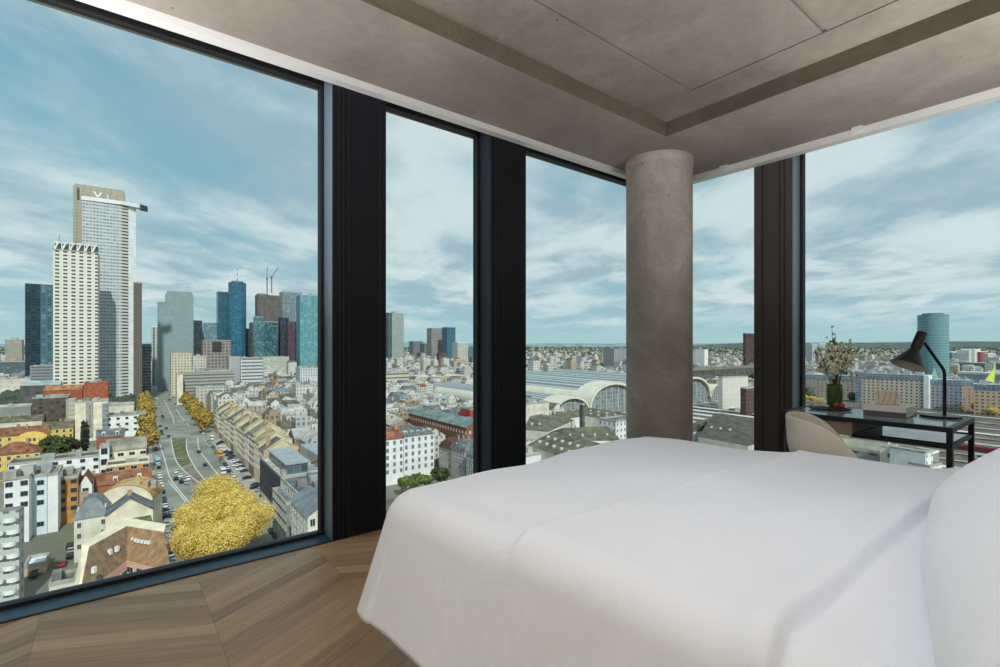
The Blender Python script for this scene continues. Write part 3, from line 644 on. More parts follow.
for ln in ([(158.7, 440.5), (164.7, 460), (170, 478), (179.7, 491.5), (192, 506)], [(170.7, 437.5), (174.5, 457), (182, 469), (198.5, 483), (214, 497)], [(186.5, 439), (187, 451), (194, 466), (204.5, 480), (222, 500)],
           [(197.7, 437.5), (199, 449.5), (207.5, 461.5), (218, 475), (238, 498)], [(164, 400), (172, 416), (174, 424)], [(176, 409), (182, 418), (189.5, 427)], [(150.5, 412), (150, 430), (153, 437)], [(168, 481), (180, 495), (186, 503)]): ribbon(ln, .55)
for a, b_ in (((165, 459), (184, 458.5)), ((150, 433), (191, 435.3)), ((158, 437), (192, 436.5))): ribbon([a, b_], .9)
for k in range(16):
    ribbon([(203+k*.2+k*1.9, 438+k*2.6), (204+k*.2+k*1.9, 439.2+k*2.6)], .35)
struct('road_marking', mb, linem)

# ---- trees
def leafmesh(name, n, col, size, rx, rz_, seed, blobs=5):
    rr = random.Random(seed); mb = MB(); B = [(Vector((rr.uniform(-.5, .5)*rx, rr.uniform(-.5, .5)*rx, rr.uniform(-.25, .45)*rz_)), rr.uniform(.45, .75)) for _ in range(blobs)]
    for i in range(n):
        c, f = rr.choice(B); d = Vector((rr.gauss(0, 1), rr.gauss(0, 1), rr.gauss(0, 1))).normalized(); p = c+Vector((d.x*rx*f, d.y*rx*f, d.z*rz_*f))*rr.uniform(.72, 1.05)
        n_ = (d+Vector((rr.gauss(0, .5), rr.gauss(0, .5), rr.gauss(0, .5)))).normalized(); u = n_.orthogonal().normalized(); w_ = n_.cross(u); a = rr.uniform(0, 6.28); u, w_ = u*math.cos(a)+w_*math.sin(a), w_*math.cos(a)-u*math.sin(a); s_ = size*rr.uniform(.6, 1.3)
        mb.face([tuple(p+u*s_), tuple(p+w_*s_), tuple(p-u*s_), tuple(p-w_*s_)])
    return mb.mesh(name, col)
def leafmat(name, c, c2):
    m, N, L, b = new(name); g = N.new('ShaderNodeNewGeometry'); n = N.new('ShaderNodeTexNoise'); n.inputs['Scale'].default_value = .35; n.inputs['Detail'].default_value = 5; L.new(g.outputs['Position'], n.inputs['Vector'])
    r = N.new('ShaderNodeValToRGB'); r.color_ramp.elements[0].position = .38; r.color_ramp.elements[1].position = .62; r.color_ramp.elements[0].color = srgb(c2); r.color_ramp.elements[1].color = srgb(c); L.new(n.outputs['Fac'], r.inputs[0]); L.new(r.outputs[0], b.inputs['Base Color'])
    b.inputs['Roughness'].default_value = .8; return m
LY = leafmat('autumn_yellow_leaves', (240, 214, 118), (200, 172, 84)); LO = leafmat('autumn_ochre_leaves', (184, 150, 66), (128, 112, 54)); LG = leafmat('green_leaves', (84, 98, 52), (48, 62, 36)); LD = leafmat('dark_green_leaves', (60, 72, 44), (36, 46, 32)); LB = leafmat('bright_green_leaves', (112, 132, 60), (74, 92, 44))
bark = mat('bark', (84, 70, 54), .9)
CRN = {'Y': [leafmesh('crown', 26000, LY, .17, 7.2, 6.6, s_, 22) for s_ in (1, 2)], 'O': [leafmesh('crown', 900, LO, .75, 5.5, 5.5, s_) for s_ in (3, 4)], 'G': [leafmesh('crown', 1500, LG, .55, 5.5, 5.5, s_) for s_ in (5, 6)],
       'D': [leafmesh('crown', 1400, LD, .55, 5, 6, 8)], 'P': [leafmesh('crown', 1300, LD, .4, 1.8, 8.5, 9, 6)], 'B': [leafmesh('crown', 1400, LB, .45, 4.2, 4, 10)]}
mb = MB(); mb.tube([(0, 0, 0), (.1, 0, 4), (0, .1, 9)], [.45, .35, .18], 8); TR = mb.mesh('trunk', bark)
def tree(px, py, hc, kind, label, group=None, sc=1.0, vec=None):
    """crown centre at a photo position, hc metres above the street"""
    c = vec if vec is not None else P3(px, py, hc)
    t_ = thing('tree', label, 'tree', (c.x, c.y, GZ), CR.uniform(0, 6), group)
    o = bpy.data.objects.new('crown', CR.choice(CRN[kind])); COL.objects.link(o); o.parent = t_; o.location = (0, 0, hc); o.scale = (sc, sc, sc)
    o = bpy.data.objects.new('trunk', TR); COL.objects.link(o); o.parent = t_; o.scale = (sc, sc, hc/9.0)
    return t_
for i, (px, py, hc, sc) in enumerate(((219, 496, 12.5, 1.05), (247, 523, 11.5, 1.0), (195, 520, 12, 1.0), (226, 541, 11, 1.0), (222, 516, 13.5, 1.08), (196, 545, 10, .9), (240, 506, 12, .85))):
    tree(px, py, hc, 'Y', ['big bright yellow autumn tree in the avenue, farthest up the road of the cluster', 'big bright yellow autumn tree on the right of the cluster near the glass office', 'big bright yellow autumn tree on the left of the cluster by the brown roof', 'big bright yellow autumn tree nearest the window sill', 'tallest bright yellow autumn tree in the middle of the cluster', 'bright yellow autumn tree at the lower left of the cluster above the sill', 'yellow autumn tree at the upper right of the cluster toward the town houses'][i], 'yellow autumn trees in the middle of the avenue', sc)
for k in range(12):
    c = GG(3.5, 372+k*24+(30 if k > 1 else 0)); tree(0, 0, 9, 'O', 'ochre autumn tree in the row on the left side of the avenue', 'ochre trees left of the avenue', 1.15, Vector((c.x, c.y, 0)))
for k in range(13):
    c = GG(39+(k % 2)*3, 432+k*20); tree(0, 0, 8, 'O', 'ochre autumn tree in the row on the right side of the avenue', 'ochre trees right of the avenue', 1.0, Vector((c.x, c.y, 0)))
for k in range(5):
    c = GG(50+k*8, 433+(k % 2)*6); tree(0, 0, 7, 'O' if k % 2 else 'G', 'brownish tree in front of the long pale office by the crossing', 'trees by the crossing', .9, Vector((c.x, c.y, 0)))
tree(58, 447, 12, 'G', 'round green tree beside the yellow houses', sc=1.35); tree(48, 457, 8, 'G', 'low green tree against the yellow house wall', sc=.75)
tree(85, 437, 14, 'P', 'tall slim dark cypress tree beside the cream tower block', sc=1.35); tree(75, 444, 11, 'D', 'dark bushy tree between the round tree and the cypress', sc=.7)
tree(278, 428, 12, 'B', 'bright green tree in a courtyard among the grey roofs', sc=1.1); tree(283, 434, 10, 'B', 'smaller bright green tree beside the courtyard tree', sc=.8)
tree(414, 481, 6, 'B', 'leafy green tree below the white apartment house', sc=1.0); tree(402, 483, 6, 'B', 'small green tree left of the one below the white apartment house', sc=.75); tree(441, 475, 7, 'G', 'dark green tree in front of the mauve town house', sc=.8); tree(428, 480, 6, 'B', 'green tree in the gap beside the white apartment house', sc=.7)
for i, (px, py) in enumerate(((806, 398), (812, 399), (820, 401), (976, 407), (962, 409), (993, 411))): tree(px, py, 5, 'Y' if i != 4 else 'O', 'yellow tree in front of the long hotel blocks by the tracks' if i < 3 else 'yellow tree at the foot of the office block right of the desk lamp', 'yellow trees below the hotel' if i < 3 else 'yellow trees below the right office block', .55)

# ---- skyline towers
def tower(name, label, x0, x1, yt, Y0, Ld, wall, roofm=None, ang=36, cap=None, group=None, occ=True):
    A, W, h = from_px(x0, x1, yt, Y0, ang); A = Vector((A[0], A[1], GZ)); r_ = thing(name, label, 'building', A, R(ang), group)
    if occ: c, s = math.cos(R(ang)), math.sin(R(ang)); occupy([A, A+Vector((W*c, W*s, 0)), A+Vector((W*c-Ld*s, W*s+Ld*c, 0)), A+Vector((-Ld*s, Ld*c, 0))])
    mb = MB(); P = [(0, 0), (W, 0), (W, Ld), (0, Ld)]; u = 0
    for i in range(4): mb.wall(P[i], P[(i+1) % 4], 0, h, 0, u); u += math.dist(P[i], P[(i+1) % 4])
    mb.build('facade', wall, r_); mb = MB(); mb.box(-.2, W+.2, -.2, Ld+.2, h, h+1.2); mb.build('roof_edge', roofm or wall_grey, r_)
    for (a, b_, c_, d_, hh) in (cap or []): mb = MB(); mb.box(W*a, W*b_, Ld*c_, Ld*d_, h, h+hh); mb.build('roof_house', roofm or wall_grey, r_)
    return r_, W, h
wf_grid = fac((222, 220, 208), (52, 56, 60), 5.9, 3.5, .52, .44, .4, .1, wallvar=.05)
wf_band = fac((200, 206, 208), (104, 116, 128), 3.0, 3.6, .80, .44, .3, .5)
r1, W1, H1 = tower('office_tower', 'white slab tower with paired dark windows and a sawtooth crown, in front', 53, 98, 250, 470, 26, wf_grid, wall_conc)
mb = MB()
for k in range(6):
    x_ = W1*(k+.08)/6; q = W1/6*.84
    mb.box(x_, x_+.7, 0, 1, H1, H1+8.2); mb.box(x_, x_+q, 0, 3, H1+7.2, H1+8.6); mb.face([(x_, .2, H1+1), (x_+q*.3, .2, H1+1), (x_+q*.8, .2, H1+7.2), (x_+q*.45, .2, H1+7.2)])
mb.box(0, W1, 1.6, 8, H1+.5, H1+7, 1); mb.build('crown', [white, flatd], r1); mb = MB(); mb.tube([(W1*.12, 5, H1), (W1*.12, 5, H1+16)], .25, 6); mb.build('antenna', wall_grey, r1)
wf2 = fac((206, 212, 214), (110, 122, 134), 2.9, 3.6, .80, .42, .3, .45)
r2, W2, H2 = tower('office_tower', 'tallest white tower with a beige core and a projecting cornice at its crown', 82, 121, 199, 530, 30, wf2, white)
slot = fac((206, 206, 200), (40, 44, 50), 30, 3.6, .96, .42, .4, .1, wallvar=.04)
mb = MB(); mb.wall((W2, 0), (W2+6.6, 2.8), 0, H2, 0, 0); mb.build('window_strip', slot, r2)
mb = MB(); mb.wall((W2+6.6, 2.8), (W2+13.4, 6.5), 0, H2, 0, 0); mb.wall((W2+13.4, 6.5), (W2+9.4, 30), 0, H2, 0); mb.face([(W2, 0, H2), (W2+6.6, 2.8, H2), (W2+13.4, 6.5, H2), (W2+9.4, 30, H2), (W2, 30, H2)]); mb.build('end_wall', white, r2)
mb = MB(); mb.prism([(-.5, -.6), (W2*.5, -1.0), (W2+2, -1.6), (W2+15.3, 2.4), (W2+23, 8.3), (W2+22, 12), (W2+12, 11), (W2, 9), (-.5, 9)], H2-.8, H2+3.3, 0, 0, True); mb.build('cornice', white, r2)
mb = MB(); mb.prism([(W2+17, 3), (W2+23.5, 8), (W2+24.5, 14), (W2+17, 11)], H2-2, H2+3.5, 0, 0, True); mb.build('cornice_tip', mat('dark_tip', (50, 56, 60), .5), r2)
mb = MB(); mb.box(W2*.64, W2*.66, 2, 3, H2, H2+9); mb.build('mast', white, r2)
Ab = Vector((X(73, 553)-r2.location.x, 553-r2.location.y, 0)); ca_, sa_ = math.cos(-R(36)), math.sin(-R(36)); Ab = Vector((Ab.x*ca_-Ab.y*sa_, Ab.x*sa_+Ab.y*ca_))
bt = ZZ(185, 553)-GZ; corem = fac((176, 170, 152), (120, 114, 100), 6, 3.6, .25, .3, .6, .1)
mb = MB(); mb.box(Ab.x, Ab.x+46, Ab.y, Ab.y+26, 0, bt, 0); mb.box(Ab.x+1, Ab.x+45, Ab.y+1, Ab.y+21, bt, bt+2.2, 0); mb.build('core', corem, r2)
mb = MB(); mb.box(Ab.x+3.4, Ab.x+5.6, Ab.y-.3, Ab.y, bt-16, bt-2); mb.build('core_slot', flatd, r2)
mb = MB(); xo = Ab.x+21; zo = bt-10
for sgn in (-1, 1): mb.face([(xo, Ab.y-.4, zo), (xo+sgn*.0+1.2, Ab.y-.4, zo), (xo+.6+sgn*3.2+.6, Ab.y-.4, zo+6), (xo+.6+sgn*3.2-.8, Ab.y-.4, zo+6)])
mb.build('logo', mat('logo_white', (236, 238, 236), .6), r2)
T = lambda *c, **k: fac(*c, **k)
g_dk = T((36, 64, 74), (22, 44, 54), 6, 3.8, .86, .72, .12, .3); g_lt = T((120, 152, 160), (92, 132, 146), 3.2, 3.8, .8, .8, .12, .6)
tower('office_tower', 'dark blue glass tower left of the white slab towers', 25, 40, 284, 700, 18, g_dk, flatd); tower('office_tower', 'lighter teal half of a glass tower tucked behind the white slab', 40.5, 56, 285, 706, 20, T((82, 114, 124), (54, 90, 102), 6.4, 3.8, .6, .9, .12, .5), flatd)
tower('office_tower', 'brown stone slab tower with fine vertical ribs right of the tallest tower', 133.5, 142, 283, 560, 22, T((120, 112, 104), (88, 80, 76), 1.8, 60, .5, .96, .5, .05), wall_conc, cap=[(0, 1, 0, 1, 1.5)])
tower('apartment_block', 'small beige block on the far left horizon', 5, 22, 340, 1100, 24, T((170, 166, 152), (120, 116, 106), 3, 3.3, .4, .5), wall_conc, cap=[(.3, .7, .2, .8, 5)])
tower('office_tower', 'small white and dark tower on the left of the grey glass slab', 152, 158, 327, 800, 22, T((196, 200, 198), (52, 58, 64), 5, 3.6, .5, .8), white)
tower('office_tower', 'dark grey midrise below the brown stone tower', 142, 151, 345, 620, 20, T((150, 156, 158), (58, 66, 74), 6, 3.8, .9, .55), wall_grey)
gg = T((158, 172, 172), (122, 146, 152), 2.4, 3.7, .62, .84, .2, .12)
r6, W6, H6 = tower('office_tower', 'wide pale grey glass tower with a stepped left shoulder', 158, 166, 303, 700, 30, gg, wall_grey); A_, Wb, Hb = from_px(166, 193.5, 293, 705)
mb = MB(); mb.box(W6, W6+Wb*1.0, 0, 32, 0, Hb); mb.box(W6+1.5, W6+Wb-1.5, 1, 30, Hb, Hb+3.5, 0); mb.build('main_block', gg, r6)
tower('office_tower', 'slim black glass tower beside the pale grey glass tower', 193.5, 202, 321, 860, 22, T((58, 70, 78), (36, 46, 54), 3, 3.8, .8, .7, .2, .4), flatd)
tower('office_tower', 'pale teal low tower between the grey slab and the blue tower', 202, 217, 323, 900, 22, T((118, 150, 156), (90, 126, 136), 3, 3.8, .8, .7, .2, .5), alu2)
bl1 = T((52, 100, 116), (34, 78, 98), 5.2, 3.9, .84, .7, .12, .25); bl2 = T((60, 116, 140), (38, 88, 116), 5.2, 3.9, .86, .7, .1, .3)
r10, W10, H10 = tower('office_tower', 'twin blue tower, square half joined to a taller round half with red and white mast', 218, 230, 292, 900, 24, bl1, slate2)
cc = Vector((X(237.3, 905)-r10.location.x, 905-r10.location.y)); cc = Vector((cc.x*ca_-cc.y*sa_, cc.x*sa_+cc.y*ca_)); hr = ZZ(283, 905)-GZ
mb = MB(); nseg = 48
for k in range(nseg):
    a, b_ = 2*math.pi*k/nseg, 2*math.pi*(k+1)/nseg; mb.wall((cc.x+14.6*math.cos(a), cc.y+14.6*math.sin(a)), (cc.x+14.6*math.cos(b_), cc.y+14.6*math.sin(b_)), 0, hr, 0, k*1.91)
mb.face([(cc.x+14.6*math.cos(2*math.pi*k/nseg), cc.y+14.6*math.sin(2*math.pi*k/nseg), hr) for k in range(nseg)]); mb.build('round_shaft', bl2, r10)
mb = MB(); mb.lathe([(10, hr), (10, hr+3), (0, hr+3)], 24, (cc.x, cc.y, 0)); mb.build('roof_house', slate2, r10)
for k in range(6): mb = MB(); mb.tube([(cc.x, cc.y, hr+3+k*5), (cc.x, cc.y, hr+8+k*5)], .75-.07*k, 8, 0); mb.build('mast_section', [mat('mast_red', (190, 60, 50), .5), mat('mast_white', (226, 226, 222), .5)][k % 2], r10)
tower('office_tower', 'low black tower just right of the round blue tower', 245.5, 251, 329, 960, 20, T((52, 66, 74), (30, 40, 50), 3, 3.8, .7, .7), flatd); tower('office_tower', 'second low dark tower right of the round blue tower', 251, 256.5, 323, 930, 20, T((78, 98, 104), (44, 58, 68), 3, 3.8, .7, .7), flatd)
r13, W13, H13 = tower('office_tower', 'unfinished concrete tower topped by two cranes', 257.5, 280, 295, 960, 26, T((112, 108, 102), (70, 70, 72), 3.4, 3.6, .6, .6, .6, .5), wall_grey, cap=[(.05, .5, .2, .8, 4)])
tower('office_tower', 'green glass tower standing in front of the unfinished one', 255, 263.5, 317, 905, 18, T((84, 124, 128), (54, 96, 104), 2.8, 3.8, .8, .7, .15, .7), alu2); tower('office_tower', 'teal lower block at the foot of the unfinished tower', 263.5, 277.5, 322, 915, 18, T((60, 104, 110), (32, 72, 84), 2.8, 3.8, .8, .7, .15, .8), alu2)
tower('office_tower', 'light grey glass tower right of the unfinished one', 282, 302, 292, 1000, 26, T((132, 150, 154), (92, 112, 120), 5, 3.7, .7, .55, .2, .5), alu2, cap=[(.1, .6, .2, .8, 4)]); tower('office_tower', 'navy tower below the light grey glass tower', 280.5, 289, 318, 930, 18, T((44, 64, 76), (26, 44, 58), 3, 3.8, .8, .7), flatd)
tower('office_tower', 'maroon and navy midrise tower beside the turquoise tower', 288, 300.5, 322, 900, 18, T((104, 74, 84), (62, 56, 72), 3, 3.7, .6, .6, .4, .4), flatd)
tower('office_tower', 'turquoise glass tower at the edge of the first window', 300, 338, 295, 860, 26, T((112, 162, 166), (84, 138, 148), 6.2, 3.8, .7, .8, .1, .35), alu2, cap=[(.3, .75, .1, .8, 4)])
def crane(px, py0, Y, hm, jib, label):
    t_ = thing('crane', label, 'crane', (X(px, Y), Y, ZZ(py0, Y)))
    mb = MB()
    for dx_, dy_ in ((0, 0), (1.4, 0), (0, 1.4), (1.4, 1.4)): mb.box(dx_, dx_+.35, dy_, dy_+.35, 0, hm)
    for k in range(int(hm/2)): mb.tube([(0, 0, 2*k), (1.5, 0, 2*k+2)], .14, 4); mb.tube([(1.5, 0, 2*k), (0, 0, 2*k+2)], .14, 4)
    mb.build('mast', mat('crane_red', (150, 92, 84), .6), t_); mb = MB(); mb.tube([(.7, 0, hm), jib], .6, 4); mb.tube([(.7, 0, hm), (.7-jib[0]*.25, 0, hm+2)], .8, 4); mb.build('jib', mat('crane_grey', (110, 96, 92), .6), t_)
    mb = MB(); mb.box(-.6, 2, -1, 1.4, hm-1, hm+1.6); mb.build('cab', flatd, t_)
crane(266.5, 293, 965, 28, (1.5, 0, 52), 'tower crane with an upright jib, left of the two cranes'); crane(271, 293, 965, 30, (14, 0, 50), 'tower crane with a slanted jib, right of the two cranes')
# towers seen through the second pane
tower('office_tower', 'slim silver tower seen through the narrow pane', 388, 391.5, 313, 1500, 30, T((74, 94, 104), (60, 78, 88), 3, 3.8, .5, .6), wall_grey); tower('office_tower', 'broad silver grey tower face beside its dark edge', 392, 403.8, 313, 1504, 30, T((166, 176, 172), (138, 148, 148), 3, 3.8, .7, .8, .3, .2), alu2, cap=[(.2, .6, .2, .8, 6)])
tower('office_tower', 'brown gridded tower on the horizon in the narrow pane', 431.5, 446, 328.5, 1500, 30, T((150, 146, 140), (112, 114, 116), 6, 6, .6, .6), wall_grey); tower('office_tower', 'blue glass slab right of the brown gridded tower', 447, 455.5, 327.5, 1450, 30, T((78, 116, 134), (54, 92, 114), 6, 5, .8, .7, .3, .2), slate2)
tower('apartment_block', 'grey midrise between the silver and the brown tower', 413, 423, 341.5, 1700, 30, T((122, 130, 132), (84, 92, 98), 4, 4, .5, .5), wall_grey); tower('apartment_block', 'lower grey midrise beside the brown tower', 424, 431, 344, 1650, 30, T((110, 116, 118), (78, 84, 90), 4, 4, .5, .5), wall_grey)
tower('apartment_block', 'white gridded block below the blue glass slab', 457.5, 468, 343, 1250, 26, T((206, 204, 196), (120, 112, 108), 5, 5, .5, .55), white); tower('apartment_block', 'flat blue block at the right edge of the narrow pane', 468, 482, 347, 1280, 26, T((96, 122, 134), (66, 92, 106), 5, 5, .7, .6), slate2); tower('apartment_block', 'dark red low block below the brown tower', 439, 448, 354, 1150, 12, T((104, 74, 72), (84, 64, 66), 5, 5, .5, .5), flatd)
# third, fourth pane
tower('apartment_block', 'plain grey block behind the station halls left of the column', 614, 645, 349, 1050, 30, T((150, 154, 156), (138, 142, 146), 6, 60, .3, .9), wall_grey); tower('apartment_block', 'pale grey block just right of the column', 686, 704.5, 350, 1000, 30, T((156, 160, 164), (146, 150, 154), 6, 60, .3, .9), wall_grey); tower('apartment_block', 'bright white end block beside the grey block right of the column', 704.5, 708, 350, 1002, 30, white, white)
tower('office_tower', 'dark maroon tower at the edge of the bronze window panel', 745.5, 762, 334, 800, 4, T((84, 58, 58), (58, 46, 50), 4, 4, .5, .6), flatd)
# fifth pane
def roundtower():
    Y = 693; r_ = 17.0; c = Vector((X(933, Y), Y, GZ)); h = ZZ(315, Y)-GZ; t_ = thing('round_tower', 'round turquoise glass tower behind the desk lamp', 'building', c); occupy([c+Vector((a, b_, 0)) for a in (-25, 25) for b_ in (-25, 25)])
    m_ = fac((122, 156, 160), (100, 142, 150), 5, 3.7, .86, .6, .1, .12, wallvar=.04); mb = MB(); n = 64
    for k in range(n):
        a, b_ = 2*math.pi*k/n, 2*math.pi*(k+1)/n; mb.wall((r_*math.cos(a), r_*math.sin(a)), (r_*math.cos(b_), r_*math.sin(b_)), 0, h, 0, k*2.06)
    mb.face([(r_*math.cos(2*math.pi*k/n), r_*math.sin(2*math.pi*k/n), h) for k in range(n)]); mb.build('shaft', m_, t_)
    mb = MB(); mb.lathe([(12, 0), (12, 2.2), (0, 2.2)], 48, (0, 0, h)); mb.build('roof_house', slate2, t_)
    mb = MB(); mb.face([(-16, -11, 10), (-5, -18, 10), (-12, -16, 36)]); mb.build('entrance_glass', mat('mint_glass', (176, 214, 208), .2), t_)
roundtower()
hotel_w = fac((220, 206, 188), (56, 60, 68), 4.2, 3.3, .40, .46, .4, .15); hotel_g = fac((150, 164, 176), (92, 110, 128), 2.6, 3.4, .66, .7, .2, .5)
def block(label, x0, x1, yt, Y0, Ld, m1, m2, ang, units=4, topz=5.5, name='hotel_block', band=True):
    A, W, h = from_px(x0, x1, yt, Y0, ang); A = Vector((A[0], A[1], GZ)); r_ = thing(name, label, 'building', A, R(ang)); c, s = math.cos(R(ang)), math.sin(R(ang)); occupy([A, A+Vector((W*c, W*s, 0)), A+Vector((W*c-Ld*s, W*s+Ld*c, 0)), A+Vector((-Ld*s, Ld*c, 0))])
    mb = MB(); P = [(0, 0), (W, 0), (W, Ld), (0, Ld)]; u = 0
    for i in range(4): mb.wall(P[i], P[(i+1) % 4], 0, h-topz, 0, u); u += math.dist(P[i], P[(i+1) % 4])
    mb.build('wall', m1, r_); mb = MB(); mb.prism([(-.3, -.3), (W+.3, -.3), (W+.3, Ld+.3), (-.3, Ld+.3)], h-topz, h, 0, 1); mb.build('top_storey', [m2, flatl], r_)
    for k in range(units): x_ = W*(k+.5)/units; mb = MB(); mb.box(x_-W*.06, x_+W*.06, Ld*.3, Ld*.7, h, h+3); mb.build('roof_unit', alu2, r_)
    return r_, W, h
rH, WH, HH = block('long beige hotel block with a blue top storey behind the vase and books', 862, 924, 373, 560, 20, hotel_w, hotel_g, -52, 5)
mb = MB(); mb.box(-6, 0, -1, 14, 0, HH+1.5); mb.build('stair_tower', hotel_g, rH); mb = MB(); mb.box(WH-.2, WH+4, -1, 14, 0, HH); mb.build('end_wall', white, rH)
block('beige and blue apartment block left of the hotel behind the vase', 800, 856, 374, 640, 20, fac((190, 172, 152), (96, 104, 114), 4.5, 3.3, .5, .5), hotel_g, -48, 3, name='apartment_block')
block('pale blue office block behind the lamp stem', 926, 962, 379, 520, 22, fac((170, 176, 184), (70, 80, 96), 3.6, 3.3, .55, .5), fac((146, 166, 186), (88, 110, 134), 3, 3.4, .7, .7), -50, 3, name='office_block')
block('rounded corner bay of the office block right of the lamp stem', 962, 974, 380, 500, 20, fac((196, 168, 150), (120, 110, 110), 3.6, 3.3, .5, .5), fac((146, 166, 186), (88, 110, 134), 3, 3.4, .7, .7), -30, 1, name='office_block')
block('long orange beige office block at the right edge of the window', 974, 1060, 384, 470, 22, fac((206, 178, 148), (74, 78, 88), 3.8, 3.3, .55, .5), fac((120, 142, 164), (66, 88, 114), 3, 3.4, .7, .7), -44, 4, name='office_block')
block('long low pale hall roof right of the round tower', 958, 1060, 372, 680, 40, fac((140, 152, 158), (96, 112, 124), 5, 4, .7, .5), fac((176, 186, 190), (150, 164, 170), 5, 4, .7, .5), -50, 0, 3, name='hall'); block('low dark blue block behind the pale hall', 948, 1010, 362, 900, 30, fac((96, 116, 130), (60, 82, 98), 5, 4, .7, .5), fac((120, 142, 150), (80, 100, 112), 5, 4, .7, .5), -50, 2, 3, name='office_block')
for i, (a, b_, yt, c_) in enumerate(((952, 969, 352.5, (120, 134, 140)), (969, 974.5, 350.5, (212, 216, 216)), (974.5, 980.5, 349.5, (226, 228, 228)), (980.5, 988, 352, (156, 84, 80)), (988, 996, 354, (208, 208, 204)))):
    tower('apartment_block', ['grey long block on the horizon right of the round tower', 'narrow white block left of the whitest one on the right horizon', 'whitest tallest block on the right horizon', 'red block among white ones on the right horizon', 'white block right of the red one on the horizon'][i], a, b_, yt, 1300+i*12, 26, T(c_, tuple(v*.75 for v in c_), 5, 4, .5, .4), white)
for i, (a, b_, yt) in enumerate(((812, 818, 345), (819, 826, 343.5), (805, 811, 349))): tower('apartment_block', ['pale high-rise flats on the horizon left of the bouquet', 'tallest pale flats on the horizon just behind the bouquet', 'lowest pale flats beside the window frame'][i], a, b_, yt, 1500+20*i, 24, T((176, 184, 190), (128, 138, 148), 4, 4, .5, .5), white)
# flags
for px, py, c_, lb in ((972, 368, (206, 222, 92), 'lime green triangular sail sign on the roof right of the lamp'),):
    pass
sg = thing('roof_sail', 'lime green triangular sail on the office roof right of the lamp', 'sign', (X(994, 505), 505, ZZ(383, 505)))
mb = MB(); mb.face([(0, 0, 0), (-9, 0, 3), (1.6, 0, 17)]); mb.build('sail', mat('lime_sail', (206, 222, 92), .6), sg); mb = MB(); mb.tube([(1.2, 0, -3), (1.8, 0, 17)], .2, 6); mb.build('mast', alu2, sg)

# ---- mid-left blocks beyond the crossing
ph('office_block', 'cream L shaped office block with a blank end wall facing the avenue', 'building', 171, 192, 353, 640, 24, fac((222, 214, 188), (88, 92, 96), 3.4, 3.6, .4, .5), flatl, roof='flat', units=2)
ph('office_block', 'cream block stepped behind the reddish grid block', 'building', 188, 206, 356, 655, 20, fac((214, 212, 196), (96, 100, 104), 3.4, 3.6, .5, .5), flatl, roof='flat', units=3)
rg, = (ph('office_block', 'reddish stone block with a square grid and one large dark opening', 'building', 203, 231, 340, 700, 24, fac((168, 158, 152), (84, 84, 88), 4.6, 4.6, .66, .66, .5, .3), flatl, roof='flat'),)
mb = MB(); A_, W_, H_ = from_px(203, 231, 340, 700); mb.box(W_*.33, W_*.66, -.8, .2, H_-17, H_-2.5); mb.build('opening', mat('dark_opening', (48, 50, 50), .6), rg)
ph('office_block', 'long low grey office with ribbon windows by the crossing', 'building', 182, 234, 372, 560, 24, fac((176, 174, 164), (92, 100, 104), 60, 3.7, .97, .45, .4, .1), flatl, roof='flat', units=6)
ph('office_block', 'blank cream end block standing at the avenue crossing', 'building', 177, 183, 374, 545, 20, cream, flatl, roof='flat')
ph('office_block', 'plain grey tower block of the striped office pair', 'building', 229, 241, 357, 610, 20, mat('plain_grey_panel', (158, 162, 166), .7), flatl, roof='flat')
ph('office_block', 'white office with dark horizontal bands in the striped pair', 'building', 241, 263, 358, 612, 20, fac((214, 218, 218), (92, 98, 104), 60, 4.2, .97, .42, .4, .1), flatl, roof='flat', units=3)
ph('office_block', 'long flat pale green block behind the striped office', 'building', 263, 289, 357, 820, 28, fac((190, 198, 180), (150, 160, 150), 5, 4, .6, .5), flatl, roof='flat')
ph('office_block', 'white gridded office at the edge of the first window', 'building', 300, 335, 368, 640, 22, fac((214, 220, 222), (94, 104, 112), 3.2, 3.5, .5, .5), flatl, roof='flat', units=4)
ph('office_block', 'low white office behind the red tiled roof', 'building', 296, 330, 385, 480, 18, fac((220, 220, 212), (92, 98, 104), 3.0, 3.4, .45, .5), flatl, roof='flat', units=4)
ph('office_block', 'small pale flat roofed office in front of the low cream one', 'building', 196, 226, 388, 500, 16, fac((206, 202, 186), (110, 110, 104), 3.4, 3.4, .5, .5), flatl, roof='flat', units=2)

# ---- row of town houses along the right side of the avenue
cols = [(206, 160, 130), (214, 204, 172), (150, 104, 84), (206, 198, 176), (176, 148, 122), (196, 170, 126), (212, 206, 186), (158, 118, 96), (204, 192, 160), (186, 150, 122), (200, 196, 178), (160, 124, 104), (206, 198, 176), (180, 150, 128), (200, 190, 170)]
rfm = [olive, mat('tan_roof', (158, 148, 118), .85, 0, .25, .3), mat('greygreen_roof', (132, 130, 108), .85, 0, .25, .3), slate]
lbl = ['first, nearest the glass office', 'second from the glass office', 'third from the glass office', 'fourth from the glass office', 'fifth from the glass office', 'sixth from the glass office', 'seventh from the glass office', 'eighth from the glass office', 'ninth from the glass office', 'tenth from the glass office', 'eleventh from the glass office', 'twelfth from the glass office', 'last but one before the crossing', 'last before the crossing']
cn = ['terracotta', 'cream', 'brown', 'pale', 'tan', 'sand', 'off-white', 'brown', 'cream', 'tan', 'pale', 'brown', 'pale', 'tan']
s0r = 46; t_ = gst((-110, 226))[1]
